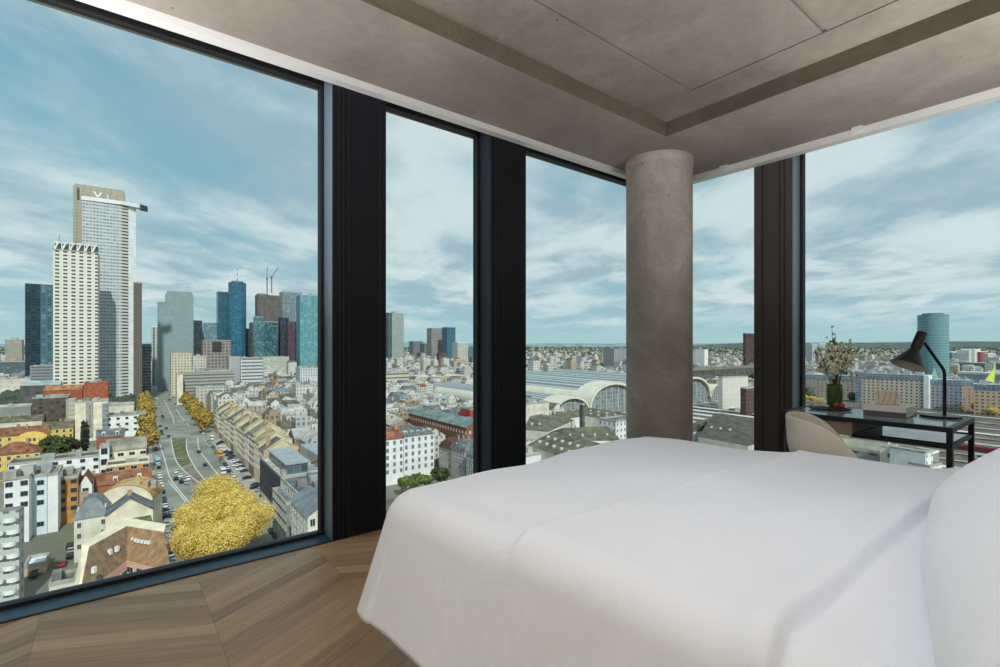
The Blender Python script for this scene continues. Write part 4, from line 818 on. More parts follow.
for i in range(14):
    L_ = 12.2+(i % 3)*1.2; A = GG(s0r, t_); hgt = 17.5+((i*7) % 5)*1.0-(2.5 if i > 9 else 0)
    house('town_house', cn[i]+' town house with pitched roof in the avenue row, '+lbl[i], 'house', A, 36, 15, L_-.3, hgt, mat('row_render_%d' % i, cols[i], .85, 0, .1, .3), rfm[i % 4], 'gy', 5, wins='l', dx=2.9, chim=2, group='town houses in the avenue row', yfire=True, dorm=0, maxn=30)
    r_ = bpy.context.scene.objects; t_ += L_
# dark glass office on the corner
A, W, h = from_px(282, 335, 478, 185); ro = house('office_block', 'corner office with a dark glass street front and cream end wall', 'building', A, 36, W, 40, h, cream, flatl, 'flat', units=3)
mb = MB(); mb.wall((-.15, 40), (-.15, 0), 3.5, h-.4, 0, 0); mb.build('glass_front', fac((44, 50, 52), (24, 32, 36), 3.3, 3.6, .88, .84, .5, .25), ro)
mb = MB()
for k in range(11): mb.box(-.4, -.1, k*4-.12, k*4+.12, 3.5, h)
mb.build('glazing_bars', mat('bar_grey', (70, 78, 80), .5), ro)
mb = MB(); mb.box(3, 11, 6, 38, h-.6, h+3.2); mb.build('penthouse', fac((96, 118, 126), (52, 72, 82), 2.6, 3.6, .8, .7, .2, .6), ro); mb = MB(); mb.box(2.4, 11.6, 5.4, 38.6, h+3.2, h+3.7); mb.build('penthouse_roof', alu2, ro)
mb = MB(); mb.box(16, 21, 10, 38, h-.6, h+4.5); mb.build('plant_room', alu2, ro)
for k in range(7): mb = MB(); mb.box(23, 31, 6+k*4.6, 8.6+k*4.6, h-.6, h+1.9); mb.build('roof_unit', [alu2, wall_conc, slate2][k % 3], ro)
mb = MB(); mb.tube([(12, 5, h+3), (16, -1, h+6), (28, -1, h+7)], .6, 5); mb.build('roof_truss', rtile, ro)
ph('office_block', 'low building with blue grey flat roof below the corner office', 'building', 298, 340, 494, 158, 24, white, slate, roof='flat', units=4, wins='l', wk='wide', dx=3.6)
ph('town_house', 'narrow grey green building at the sill below the corner office', 'house', 286, 299, 503, 160, 20, mat('greygreen_render', (128, 140, 132), .8, 0, .2, .3), slate2, roof='flat', wins='fl', wk='tall', dx=2.8)
ph('town_house', 'house with blue slate roof in the bottom corner of the first window', 'house', 308, 345, 517, 132, 18, offw, slate2, roof='gy', rh=3.5, wins='lf', wk='tall', dx=2.8)

# ---- hand-placed buildings on the left of the avenue
ph('apartment_house', 'white apartment house with balconies beside the orange strip', 'house', 4, 29, 479, 165, 12, white, flatr, roof='flat', wins='f', wk='square', dx=3.0, dz=3.6, units=3, z0w=9)
rA = ph('apartment_house', 'tall plain white house front with a narrow column of windows', 'house', 29.5, 47, 476, 173, 14, mat('bluewhite_render', (212, 222, 228), .85, 0, .05, .2), flatr, roof='flat', units=2)
A_, W_, H_ = from_px(29.5, 47, 476, 173)
for z in (3.0, H_-3.5, H_-7, H_-10.5): winobj('square', rA, (W_*.62, 0, z), 0)
ph('apartment_house', 'narrow white wall with a grey strip next to the orange house', 'house', 47.5, 58, 474, 176, 14, white, flatr, roof='flat')
ph('apartment_house', 'orange brown house strip with balconies behind the white house', 'house', 58, 78, 478, 184, 14, orange, flatr, roof='flat', wins='f', wk='square', dx=3.2, dz=3.3, units=2)
ph('town_house', 'small white house with dark balconies between orange house and dormered roof', 'house', 79, 92, 486, 190, 12, white, rtile, roof='gy', rh=4, wins='f', wk='square', dx=3)
rB = ph('long_house', 'long white house with a row of dark windows and green roof edge', 'building', 8, 99, 464, 222, 13, white, olive, roof='flat', wins='f', wk='square', dx=4.3, dz=3.6, units=2, maxn=40)
ph('town_house', 'white stair tower with tall dark windows at the end of the long white house', 'house', 99.5, 109, 447, 232, 10, white, flatl, roof='flat', wins='f', wk='big', dx=3, dz=5)
ph('yellow_house', 'yellow house with red tiled roof at the left edge, nearer one', 'house', -14, 40, 457, 240, 16, yellow, rtile, roof='hip', rh=5, wins='f', wk='tall', dx=3.2, chim=2)
rC = ph('yellow_house', 'yellow house with red tiled roof and an arched gable', 'house', -12, 47, 438, 292, 16, yellow, rtile, roof='gx', rh=4.5, wins='f', wk='tall', dx=3.4, chim=3, dorm=0)
A_, W_, H_ = from_px(-12, 47, 438, 292); mb = MB(); c_ = W_*.74
mb.face([(c_+7*math.cos(R(a)), -.6, H_-2.5+4.5*math.sin(R(a))) for a in range(0, 181, 15)]); mb.face([(c_-7, -.6, 0), (c_+7, -.6, 0), (c_+7, -.6, H_-2.5), (c_-7, -.6, H_-2.5)]); mb.build('arched_gable', yellow, rC)
winobj('tall', rC, (c_-1, -.62, H_-4), 0); winobj('tall', rC, (c_+1, -.62, H_-4), 0)
ph('yellow_house', 'yellow house with low grey pediment roof behind the round tree', 'house', 41, 73, 430, 330, 15, yellow, olive, roof='gx', rh=4.2, wins='f', wk='tall', dx=3.2, chim=4)
ph('long_house', 'grey roofed house range behind the red tiled yellow houses', 'house', -12, 42, 424, 370, 15, offw, olive, roof='gx', rh=4, chim=5)
ph('office_block', 'grey green flat building with white gable end at the left edge', 'building', -12, 31, 408, 400, 22, mat('grey_metal_cladding', (136, 144, 142), .6, 0, .1, .1), flatl, roof='flat', units=2)
rd = ph('office_block', 'dark brown gridded block with rooftop terraces', 'building', 32, 68, 398, 392, 20, fac((92, 84, 72), (52, 48, 44), 3.4, 3.6, .6, .6, .4, .5), greeny, roof='flat', units=4)
ph('brick_block', 'orange brick complex with stepped roofs below the white slab tower', 'building', 84, 108, 383, 425, 22, brick, rtile, roof='flat', units=3, coping=brick); ph('brick_block', 'low orange brick wing with tiled roof left of the brick complex', 'building', 44, 82, 391, 430, 18, brick, mat('orange_tiles', (176, 120, 78), .85, 0, .3, .3), roof='gx', rh=4)
ph('glass_hall', 'pale glass roofed hall left of the brick complex', 'building', 20, 60, 386, 450, 20, flatd, mat('glass_roof_pale', (164, 180, 182), .3, 0, .2, .1), roof='gx', rh=4)
ph('office_block', 'layered grey office at the foot of the dark blue tower', 'building', 30, 54, 366, 600, 26, fac((160, 168, 172), (92, 104, 112), 60, 3.7, .97, .5, .3, .1), flatl, roof='flat', units=3)
ph('office_block', 'low dark office with a teal roof on the left horizon', 'building', -12, 27, 362, 760, 30, fac((96, 112, 116), (60, 78, 86), 5, 4, .7, .5), teal_roof, roof='flat', units=2); ph('office_block', 'white flat halls with pale roofs left of the layered office', 'building', -10, 38, 379, 580, 26, offw, flatl, roof='flat', units=6)
rT = ph('apartment_tower', 'cream tower block with tall ribbed stair windows beside the cypress', 'building', 75, 108, 402, 339, 14, cream, flatl, roof='flat', units=4)
A_, W_, H_ = from_px(75, 108, 402, 339); mb = MB(); mb.box(W_*.32, W_*.54, -.25, 0, 2, H_-.5); mb.build('ribbed_glazing', fac((176, 168, 156), (112, 116, 118), 1.5, 3.3, .6, .8), rT); mb = MB(); mb.box(W_*.82, W_, -.2, 0, 2, H_-2); mb.build('stair_glazing', fac((150, 158, 160), (92, 104, 112), 2, 3.3, .8, .6), rT)
ph('apartment_tower', 'grey green slab wing on the left of the cream tower block', 'building', 66, 75, 400, 352, 12, fac((176, 174, 158), (150, 150, 138), 9, 3.3, .7, .7), flatl, roof='flat')
ph('office_block', 'white office with black square windows by the avenue', 'building', 107, 146, 416, 352, 18, white, flatr, roof='flat', wins='f', wk='square', dx=4.6, dz=4.2, units=2); ph('office_block', 'white stepped block behind the office with black square windows', 'building', 98, 134, 406, 380, 18, offw, flatl, roof='flat', units=3)
def poly_building(name, label, cat, roofs, eaves, roofm, wallm, extra=None, group=None):
    """roofs: lists of (px, py, height above street); eaves: wall runs (left to right) along which walls drop to the street"""
    P = [[P3(*p) for p in q] for q in roofs]; c = P[0][0].copy(); c.z = GZ; r_ = thing(name, label, cat, c, 0, group)
    mb = MB(); [mb.face([tuple(p-c) for p in q]) for q in P]; mb.build('roof', roofm, r_); mb = MB()
    for e_ in eaves:
        Q = [P3(*p)-c for p in e_]
        for a, b_ in zip(Q, Q[1:]): mb.face([(a.x, a.y, 0), (b_.x, b_.y, 0), tuple(b_), tuple(a)], 0, [(0, 0), ((b_-a).length, 0), ((b_-a).length, b_.z), (0, a.z)])
    mb.build('wall', wallm, r_); allp = [p for q in P for p in q]; occupy(allp, 1); return r_, c
# gabled group between the long white house and the avenue
ph('town_house', 'dark roofed house with orange brick end wall beside the stair tower', 'house', 96.5, 124, 438, 262, 12, brick, slate, roof='gx', rh=3.6, chim=1, dorm=2)
rD = ph('town_house', 'house with large ribbed grey green roof and cream edges by the avenue', 'house', 106, 146, 452, 240, 20, cream, flatr, roof='gx', rh=4.5, wins='f', wk='wide', dx=4, chim=0)
ph('town_house', 'low house with terrace and orange wall in front of the ribbed roof', 'house', 106, 149, 466, 222, 12, orange, olive, roof='flat', wins='f', wk='wide', dx=4, units=1, coping=cream)
ph('town_house', 'long brown tiled roof house above the ochre barrel roof', 'house', 77, 151, 489, 196, 12, mat('redbrown_render', (156, 100, 70), .85), rtile, roof='gx', rh=4, chim=2, dorm=3)
rE = ph('town_house', 'house with white framed glazed gable in the brown roof', 'house', 112, 150, 497, 183, 12, white, rtile, roof='gy', rh=5, wins='f', wk='wide', dx=3)
# ochre barrel roof
def barrel(label, x0, x1, yt, Y0, Ld, rh, m_roof, m_wall):
    A, W, h = from_px(x0, x1, yt, Y0, 20); A = Vector((A[0], A[1], GZ)); r_ = thing('town_house', label, 'house', A, R(20)); mb = MB(); n = 14
    pr = [(W/2-(W/2+.3)*math.cos(math.pi*k/n), h+rh*math.sin(math.pi*k/n)) for k in range(n+1)]; mb.grid([[(x_, y_, z_) for y_ in (-.3, Ld)] for x_, z_ in pr]); mb.build('barrel_roof', m_roof, r_)
    mb = MB(); mb.prism([(0, 0), (W, 0), (W, Ld), (0, Ld)], 0, h); mb.face([(x_, 0, z_) for x_, z_ in pr]); mb.build('wall', m_wall, r_); occupy([A, A+Vector((W, Ld, 0))]); return r_, W, h
rF, WF, HF = barrel('house with a curved ochre barrel roof and cream gable', 97, 152, 505, 169, 12, 6.0, ochre, cream)
for k in range(5): mb = MB(); mb.box(WF*.35+k*2.4, WF*.35+k*2.4+1.4, 2, 4+k % 2, HF+3.6, HF+6); mb.build('roof_unit', [brickch, alu2, wall_conc][k % 3], rF)
ph('town_house', 'house with blue grey slate mansard roof left of the cream gable', 'house', 74, 108, 520, 152, 14, offw, slate2, roof='man', rh=5, wins='f', wk='slot', dx=3.4, chim=2, dorm=3)
rG = ph('town_house', 'cream gabled house with green terrace and terracotta pots', 'house', 106, 153, 517, 149, 9, cream, slate, roof='gy', rh=4.6, chim=1)
A_, W_, H_ = from_px(106, 153, 517, 149)
mb = MB(); mb.box(W_*.48, W_*.95, -4, 0, H_-4, H_-1.6); mb.build('green_terrace', greeny, rG); mb = MB(); mb.box(W_*.2, W_*.46, -3.6, 0, H_-4, H_-2.2); mb.build('terrace_bed', brick, rG); mb = MB(); mb.box(0, W_, -6, 0, 0, H_-4); mb.build('cream_wing', cream, rG)
# big brown roof, two wings meeting at an inner corner
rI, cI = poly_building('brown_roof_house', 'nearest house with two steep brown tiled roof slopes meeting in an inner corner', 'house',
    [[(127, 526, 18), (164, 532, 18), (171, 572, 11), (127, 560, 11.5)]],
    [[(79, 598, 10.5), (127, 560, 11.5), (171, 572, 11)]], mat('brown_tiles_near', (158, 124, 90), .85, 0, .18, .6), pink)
mb = MB(); mb.face([tuple(P3(*p)-cI) for p in ((127, 526, 18), (89, 547, 18), (79, 598, 10.5), (127, 560, 11.5))]); mb.build('roof', mat('brown_tiles_shaded', (134, 112, 86), .85, 0, .2, .6), rI)  # shade of the left slope is put into this darker tile colour
mb = MB()
for pts in ([(82, 545, 18.6), (89, 547, 18), (127, 526, 18), (124, 517, 18.6)], [(124, 517, 18.6), (127, 526, 18), (164, 532, 18), (166, 524, 18.6)], [(82, 545, 18.6), (73, 592, 12), (79, 598, 10.5), (89, 547, 18)]): mb.face([tuple(P3(*p)-cI) for p in pts])
a, b_ = P3(73, 592, 12)-cI, P3(82, 545, 18.6)-cI; mb.face([tuple(a), tuple(b_), (b_.x, b_.y, 0), (a.x, a.y, 0)]); mb.build('cream_verge', mat('cream_verge', (224, 214, 186), .85, 0, .08, .3), rI)
for (px, py) in ((133, 540), (136, 541.5), (139, 542.5), (142.5, 543), (146, 543.5), (149, 544)):
    p = P3(px, py, 15.3)-cI; mb = MB(); mb.box(-.32, .32, -.35, .3, 0, .75); o = mb.build('roof_letter', white, rI); o.location = p  # plain white boxes standing in for the illegible roof lettering
for (px, py) in ((113, 540), (115.5, 545), (110, 552), (117, 549), (95, 549), (94, 570)):
    p = P3(px, py, 15.0)-cI; mb = MB(); mb.box(-.35, .35, -.4, .4, -.6, .7); o = mb.build('roof_vent', white, rI); o.location = p
a, b_ = P3(127, 560, 11.5)-cI, P3(171, 572, 11)-cI; windows(rI, (a.x, a.y), (b_.x, b_.y), 2, 10.8, 'wide', 3.2, 3.3, alt='square'); a2_, b2_ = P3(79, 598, 10.5)-cI, a; windows(rI, (a2_.x, a2_.y), (b2_.x, b2_.y), 2, 10, 'wide', 3.2, 3.3)
# balcony tower at the lower left
rJ = thing('balcony_tower', 'white tower with stacks of rounded balconies at the lower left', 'building', (X(-14, 122), 122, GZ), R(30)); Wj = isect((X(-14, 122), 122), 30, 19); hj = ZZ(514, 122)-GZ
mb = MB(); mb.box(0, Wj, 0, 4, 0, hj, 0, 1); mb.build('wall', [fac((200, 206, 202), (84, 92, 96), 2.4, 3.0, .5, .5), flatr], rJ); occupy([rJ.location, rJ.location+Vector((Wj, 14, 0))])
balm = mat('balcony_white', (226, 232, 228), .6); potm = LB
mb = MB(); mb.grid([[(1.25*math.cos(math.pi*(1+k/10)), 1.1*math.sin(math.pi*(1+k/10)), z_) for k in range(11)] for z_ in (0, .18, .19, 1.15)]); mb.face([(1.25*math.cos(math.pi*(1+k/10)), 1.1*math.sin(math.pi*(1+k/10)), .12) for k in range(11)]); BM_ = mb.mesh('balcony', balm)
nb = int((Wj)/2.9)
for j in range(int(hj/3.0)):
    for i in range(nb):
        o = bpy.data.objects.new('balcony', BM_); COL.objects.link(o); o.parent = rJ; o.location = (1.6+i*2.9+(.4 if j % 2 else -.2), 0, hj-3.0*(j+1)+.3)
ph('workshop', 'low building with white awning and pink wall behind the balcony tower', 'building', 24, 46, 566, 143, 8, pink, white, roof='flat'); ph('workshop', 'low flat roofed garage beside the parked red car', 'building', 49, 75, 584, 131, 7, offw, greeny, roof='flat', units=1)

# ---- second pane neighbourhood
ph('apartment_house', 'white apartment house with regular windows and red roofed neighbour', 'house', 404, 434, 437, 240, 13, mat('pale_white_render', (220, 226, 228), .85, 0, .05, .2), slate, roof='man', rh=3, wins='f', wk='tallm', dx=3.3, dz=3.4, dorm=5)
ph('apartment_house', 'white house with red tiled roof at the left of the narrow pane', 'house', 378, 403.5, 441, 232, 13, white, rtile, roof='gx', rh=5, wins='f', wk='tallm', dx=3.0, dz=3.4, chim=2)
def along(label, px0, px1, Y0, yt, Ld, wall, roofm, roof, rh, **k):
    A, W, h = from_px(px0, px1, yt, Y0, -54); return house('town_house', label, 'house', A, -54, W, Ld, h, wall, roofm, roof=roof, rh=rh, **k)
along('cream town house with dark red mansard roof', 439, 450.5, 262, 446, 12, mat('cream_render2', (212, 204, 190), .85), maroon, 'man', 5, wins='f', wk='slot', dx=2.2, chim=1)
along('mauve town house with slate mansard roof', 451, 465, 250, 447, 12, purplegrey, slate, 'man', 4.5, wins='f', wk='tall', dx=2.6, chim=2, dorm=2)
along('plain blue green town house at the right edge of the narrow pane', 466, 482, 235, 453, 12, mat('bluegreen_render', (140, 156, 160), .85), slate2, 'man', 3, wins='f', wk='tall', dx=3)
along('long brown brick range with pale green copper roof', 409, 466, 335, 413, 14, fac((150, 96, 74), (206, 200, 190), 3.2, 7, .4, .25, .6, .1), teal_roof, 'gx', 4, dorm=0)
ph('apartment_house', 'small white house with orange base beside the red fire wall', 'house', 447, 471, 415, 330, 12, offw, slate, roof='man', rh=3, wins='f', wk='slot', dx=3); ph('fire_wall_house', 'house with a bright red fire wall at the edge of the narrow pane', 'house', 470, 484, 409, 322, 12, mat('red_firewall', (176, 62, 60), .85), slate, roof='flat'); ph('apartment_house', 'white narrow house right below the red fire wall', 'house', 466, 482, 424, 290, 12, white, slate, roof='man', rh=3, wins='f', wk='slot', dx=3)
ph('office_block', 'large sandstone office with many windows near the station', 'building', 418, 466, 377, 690, 30, fac((204, 190, 156), (128, 118, 98), 3.6, 4.4, .4, .55), flatl, roof='flat', units=6, coping=cream); ph('office_block', 'brownish block left of the large sandstone office', 'building', 408, 418, 375, 720, 26, fac((150, 134, 108), (100, 90, 76), 3.6, 4.4, .4, .55), flatl, roof='flat')
ph('office_block', 'white car park like block with horizontal slots at the left of the narrow pane', 'building', 378, 409, 373, 640, 24, fac((212, 208, 190), (92, 92, 88), 60, 5, .97, .35, .5, .05), flatl, roof='flat', units=3)

# ---- station halls
Y0 = 400.0; x0_ = .111*Y0; hallw = [('small', 40), ('big', 64), ('big', 62), ('big', 60), ('small', 34)]
ribm = fac((214, 208, 178), (196, 190, 160), 4, 400, .1, .9, .6, .05); grey_gl = fac((128, 140, 146), (172, 182, 184), 400, 7.5, .98, .34, .4, .08); endg = fac((150, 160, 158), (98, 112, 118), 3.6, 3.6, .8, .8, .2, .4); arch_cream = mat('arch_cream', (214, 211, 194), .8, 0, .06, .1)
off = 0; LH = 205; nmz = ['small outer station hall with an arched glass end, leftmost of the five', 'large arched station hall left of the column', 'large arched station hall, the middle one behind the column', 'large arched station hall just right of the column', 'small outer station hall at the right end of the row']
occupy([GG(gst((x0_, Y0))[0]-6, 290), GG(gst((x0_, Y0))[0]+290, 540)], 0)
for i, (kd, w_) in enumerate(hallw):
    A = Vector((x0_+off*G1.x, Y0+off*G1.y, GZ)); t_ = thing('station_hall', nmz[i], 'station hall', A, R(36), 'arched station halls'); spr = 11 if kd == 'big' else 9; top = 33 if kd == 'big' else 23
    n = 28; pr = [(w_/2-w_/2*math.cos(math.pi*k/n), spr+(top-spr)*math.sin(math.pi*k/n)**.85) for k in range(n+1)]
    mb = MB(); u = 0
    for k in range(n):
        (xa, za), (xb, zb) = pr[k], pr[k+1]; cm = 9 <= k <= 18
        for y0_, y1_, mi in ((0, 22, 0), (22, LH, 1 if (6 <= k <= 21) else 0)): mb.face([(xa, y0_, za), (xb, y0_, zb), (xb, y1_, zb), (xa, y1_, za)], mi, [(y0_, u), (y0_, u+4), (y1_, u+4), (y1_, u)])
        u += 4
    mb.wall((0, LH), (0, 0), 0, spr, 0); mb.wall((w_, 0), (w_, LH), 0, spr, 0); mb.build('vault', [arch_cream, grey_gl], t_)
    mb = MB(); mb.face([(x_, 3, z_) for x_, z_ in pr]+[(w_, 3, 0), (0, 3, 0)][::1], 0, [(x_, z_) for x_, z_ in pr]+[(w_, 0), (0, 0)]); mb.build('glass_end', endg, t_)
    mb = MB(); pi_ = [(w_/2+(x_-w_/2)*.93, spr+(z_-spr)*.91) for x_, z_ in pr]
    for k in range(n): mb.face([(pr[k][0], -.3, pr[k][1]), (pr[k+1][0], -.3, pr[k+1][1]), (pi_[k+1][0], -.3, pi_[k+1][1]), (pi_[k][0], -.3, pi_[k][1])]); mb.face([(pi_[k][0], -.3, pi_[k][1]), (pi_[k+1][0], -.3, pi_[k+1][1]), (pi_[k+1][0], 3, pi_[k+1][1]), (pi_[k][0], 3, pi_[k][1])])
    mb.build('arch_frame', arch_cream, t_); mb = MB()
    for k in range(1, 8): x_ = w_*k/8; zt = spr+(top-spr)*math.sin(math.acos(max(-1, min(1, 1-2*k/8))))**.85; mb.box(x_-.15, x_+.15, 2.6, 3, 4, zt*.97)
    mb.build('mullions', arch_cream, t_); off += w_
# low striped side halls left of the small hall
for i in range(3): 
    A = GG(gst((x0_, Y0))[0]-14-13*i, 330+i*6); house('train_shed', ['low striped shed roof beside the small station hall, nearest it', 'second low striped shed roof from the small station hall', 'third low striped shed roof from the small station hall'][i], 'shed', A, 36, 12, 170, 9+i*.8, offw, mat('striped_skylight_roof_%d' % i, ((120, 128, 122), (202, 198, 176), (110, 118, 114))[i], .5, 0, .2, .1), 'gy', 2.2)
# steep roofed courtyard buildings in front of the halls
dorm_m = mat('dormer_pale', (196, 194, 182), .8)
def steep(label, ridge, eave, back, h_e, h_r, wallm=offw, roofm=olive, nd=0):
    """ridge/eave/back: left and right photo points of the ridge line, the near eave and the far eave"""
    roofs = [[(*eave[0], h_e), (*eave[1], h_e), (*ridge[1], h_r), (*ridge[0], h_r)]]
    r_, c = poly_building('steep_roofed_house', label, 'house', roofs, [[(*eave[0], h_e), (*eave[1], h_e)]], roofm, wallm)
    e0, e1, g0, g1 = [P3(*p)-c for p in ((*eave[0], h_e), (*eave[1], h_e), (*ridge[0], h_r), (*ridge[1], h_r))]
    b0, b1 = g0*2-e0, g1*2-e1; b0.z = b1.z = e0.z
    n_ = Vector((e1.y-e0.y, e0.x-e1.x, 0)).normalized()*-1; dpt = max(5.0, abs((g0-e0).dot(n_))); 
    b0 = e0+(g0-e0)+n_*dpt+Vector((e0.x-g0.x, e0.y-g0.y, 0)).project((e1-e0))*1.0; b1 = e1+(g1-e1)+n_*dpt+Vector((e1.x-g1.x, e1.y-g1.y, 0)).project((e1-e0)); b0.z = b1.z = e0.z
    mb = MB(); mb.face([tuple(g0), tuple(g1), tuple(b1), tuple(b0)]); mb.face([tuple(e0), tuple(g0), tuple(b0)]); mb.face([tuple(e1), tuple(g1), tuple(b1)]); mb.build('roof_back', roofm, r_)
    mb = MB(); [mb.wall((p.x, p.y), (q_.x, q_.y), 0, e0.z) for p, q_ in ((b0, e0), (e1, b1), (b1, b0))]; mb.build('side_wall', wallm, r_)
    for k in range(nd):
        f = (k+.7)/(nd+.4); a = P3(*eave[0], h_e).lerp(P3(*eave[1], h_e), f); b_ = P3(*ridge[0], h_r).lerp(P3(*ridge[1], h_r), f)
        for g in ((.30, .62) if nd > 5 else (.4,)):
            p = a.lerp(b_, g)-c; mb = MB(); mb.box(-.5, .5, -.7, .8, -.6, .75); o = mb.build('dormer', dorm_m, r_); o.location = p; o.rotation_euler = (0, 0, math.atan2((P3(*eave[1], h_e)-P3(*eave[0], h_e)).y, (P3(*eave[1], h_e)-P3(*eave[0], h_e)).x))
    return r_
steep('long steep olive roof with rows of white dormers above the bed edge', ((553, 431), (610, 446)), ((527, 445), (585, 466)), True, 22, 27, nd=7)
steep('olive roofed wing with white wall facing the courtyard, right of the dormer roof', ((563, 428), (607, 426)), ((560, 441), (622, 441)), True, 19, 23, white, nd=4)
steep('olive roofed range in front of the small station hall', ((540, 417), (583, 409)), ((543, 424), (584, 416)), True, 18, 21, white)
steep('olive roofed range in front of the large station hall', ((585, 407), (640, 415)), ((585, 416), (640, 425)), True, 18, 22, offw, nd=6)
steep('hipped olive roof at the left edge of the third pane', ((530, 416), (541, 414)), ((524, 430), (548, 432)), True, 20, 25, offw, nd=2)
steep('low olive range with green climbers in the courtyard', ((548, 428), (575, 424)), ((550, 434), (578, 431)), True, 14, 16.5, offw, nd=3)
ph('chimney_stack', 'tall narrow dark chimney stack in the courtyard before the halls', 'chimney', 582.5, 584.5, 404, 290, 2.5, flatd, flatd, roof='flat'); ph('office_block', 'white office with stacked windows at the left edge of the column', 'building', 616, 640, 421, 262, 12, white, slate, roof='flat', wins='fl', wk='slot', dx=2.6)
ph('apartment_house', 'pale low buildings left of the small station hall', 'building', 524, 549, 404, 330, 14, offw, flatl, roof='flat', units=2)
ph('apartment_house', 'flat white roof in front of the dormer roof by the second panel', 'building', 522, 548, 456, 205, 12, white, flatl, roof='flat', units=1)
steep('steep dark hipped roof with skylights just right of the column', ((714, 413), (723, 413.5)), ((698, 437), (748, 446)), True, 16, 24, offw, mat('dark_brown_slate', (86, 82, 74), .8, 0, .3, .3), nd=3)
steep('small pale dormer roof beside the steep dark hipped roof', ((700, 424), (716, 416)), ((694, 432), (712, 430)), None, 13, 18, white, olive, nd=2)
ph('office_block', 'white gridded office beyond the platforms beside the arches', 'building', 722.5, 748, 377.5, 470, 5, fac((226, 224, 214), (196, 192, 184), 3, 3.4, .6, .5, .5, .1), flatl, roof='flat', ang=30, units=0)
ph('office_block', 'dark red brick block below the maroon tower', 'building', 746, 764, 388, 430, 5, fac((94, 66, 62), (64, 50, 50), 3, 3.6, .5, .5), flatd, roof='flat')
ph('station_wing', 'long brown roofed station wing behind the arches', 'building', 692, 762, 371, 640, 30, flatd, mat('brown_long_roof', (120, 112, 92), .8, 0, .2, .1), roof='gx', rh=3)

# ---- platforms, tracks and trains
SG0 = gst((x0_, Y0))[0]; occupy([GG(SG0-4, -260), GG(SG0+330, 300)], 0)
gpoly('rail_yard', [GG(SG0-5, -260), GG(SG0+390, -260), GG(SG0+390, 200), GG(SG0+330, 305), GG(SG0-5, 305)], mat('rail_ballast', (104, 94, 88), .95, 0, .25, .12), .3)
pr_ = mat('platform_roof', (206, 206, 196), .7, 0, .1, .05); 
for k_, (sa_k, wk_) in enumerate(((14, 5), (36, 7), (60, 4), (78, 8), (104, 4), (128, 7), (150, 5), (176, 8), (205, 5), (230, 8), (262, 6), (300, 9), (345, 6))): gpoly('rail_platform', [GG(SG0+sa_k, -250), GG(SG0+sa_k+wk_, -250), GG(SG0+sa_k+wk_, 180-(k_ % 3)*16), GG(SG0+sa_k, 180)], [pr_, pave, flatr][k_ % 3], .9)
prk = mat('platform_post', (110, 112, 110), .7)
for i in range(11):
    s_ = SG0+18+i*21.5; t0, t1 = 196-(i % 3)*10, 298; o = thing('platform_canopy', 'long pale platform roof between the tracks outside the station arches', 'platform roof', GG(s_, t0), R(126), 'platform roofs'); 
    mb = MB(); mb.box(0, t1-t0, -4.2, 4.2, 5.2, 5.7); mb.build('canopy', pr_, o); mb = MB(); mb.box(-60, t1-t0, -4.5, 4.5, 0, 1.0); mb.build('platform', pave, o)
    for k in range(9): mb = MB(); mb.box(4+k*11, 4.5+k*11, -.25, .25, 1, 5.2); mb.build('post', prk, o)
mb = MB(); railm = mat('steel_rail', (168, 160, 152), .5, .3)
for i in range(70):
    s_ = SG0+2+i*5.3+(i % 4)*.4
    for o_ in (0, 1.45): a = GG(s_+o_, -250); b_ = GG(s_+o_+.4, -250); c_ = GG(s_+o_+.4, 300); d_ = GG(s_+o_, 300); mb.face([(p.x, p.y, GZ+.5) for p in (a, b_, c_, d_)])
o = mb.build('railway_rails', railm); o['kind'] = 'structure'
def train(s_, t0, n, c_, label, win=(60, 64, 70)):
    t_ = thing('train', label, 'train', GG(s_, t0), R(126)); bm_ = fac(c_, win, 3.2, 4.0, .72, .28, .3, .1, off=.62)
    for k in range(n):
        x_ = k*25.5; mb = MB(); prf = [(-1.45, .9), (-1.5, 3.2), (-1.1, 4.1), (1.1, 4.1), (1.5, 3.2), (1.45, .9)]
        for j in range(5): (ya, za), (yb, zb) = prf[j], prf[j+1]; mb.face([(x_, ya, za), (x_+25, ya, za), (x_+25, yb, zb), (x_, yb, zb)], 1 if j == 2 else 0, [(0, za), (25, za), (25, zb), (0, zb)])
        mb.face([(x_, y_, z_) for y_, z_ in prf]); mb.face([(x_+25, y_, z_) for y_, z_ in prf]); mb.build('carriage', [bm_, wall_grey], t_)
train(SG0+88, -60, 5, (150, 40, 44), 'red train on the tracks at the right of the desk'); train(SG0+52, -20, 5, (206, 204, 200), 'white train on the nearer tracks under the desk'); train(SG0+122, -80, 6, (214, 212, 208), 'white train on the farther tracks below the office block'); train(SG0+150, 40, 5, (150, 48, 50), 'dark red train near the platform roofs')
for i in range(14):
    c = GG(SG0+20+(i*37) % 200, -60+(i*53) % 240); t_ = tag(empty('catenary_mast', c, R(36)), 'thin grey catenary mast between the tracks', 'mast', 'catenary masts')
    mb = MB(); mb.box(-.12, .12, -.12, .12, 0, 11); mb.build('pole', prk, t_); mb = MB(); mb.box(-6, 6, -.08, .08, 8.6, 8.85); mb.build('arm', prk, t_)
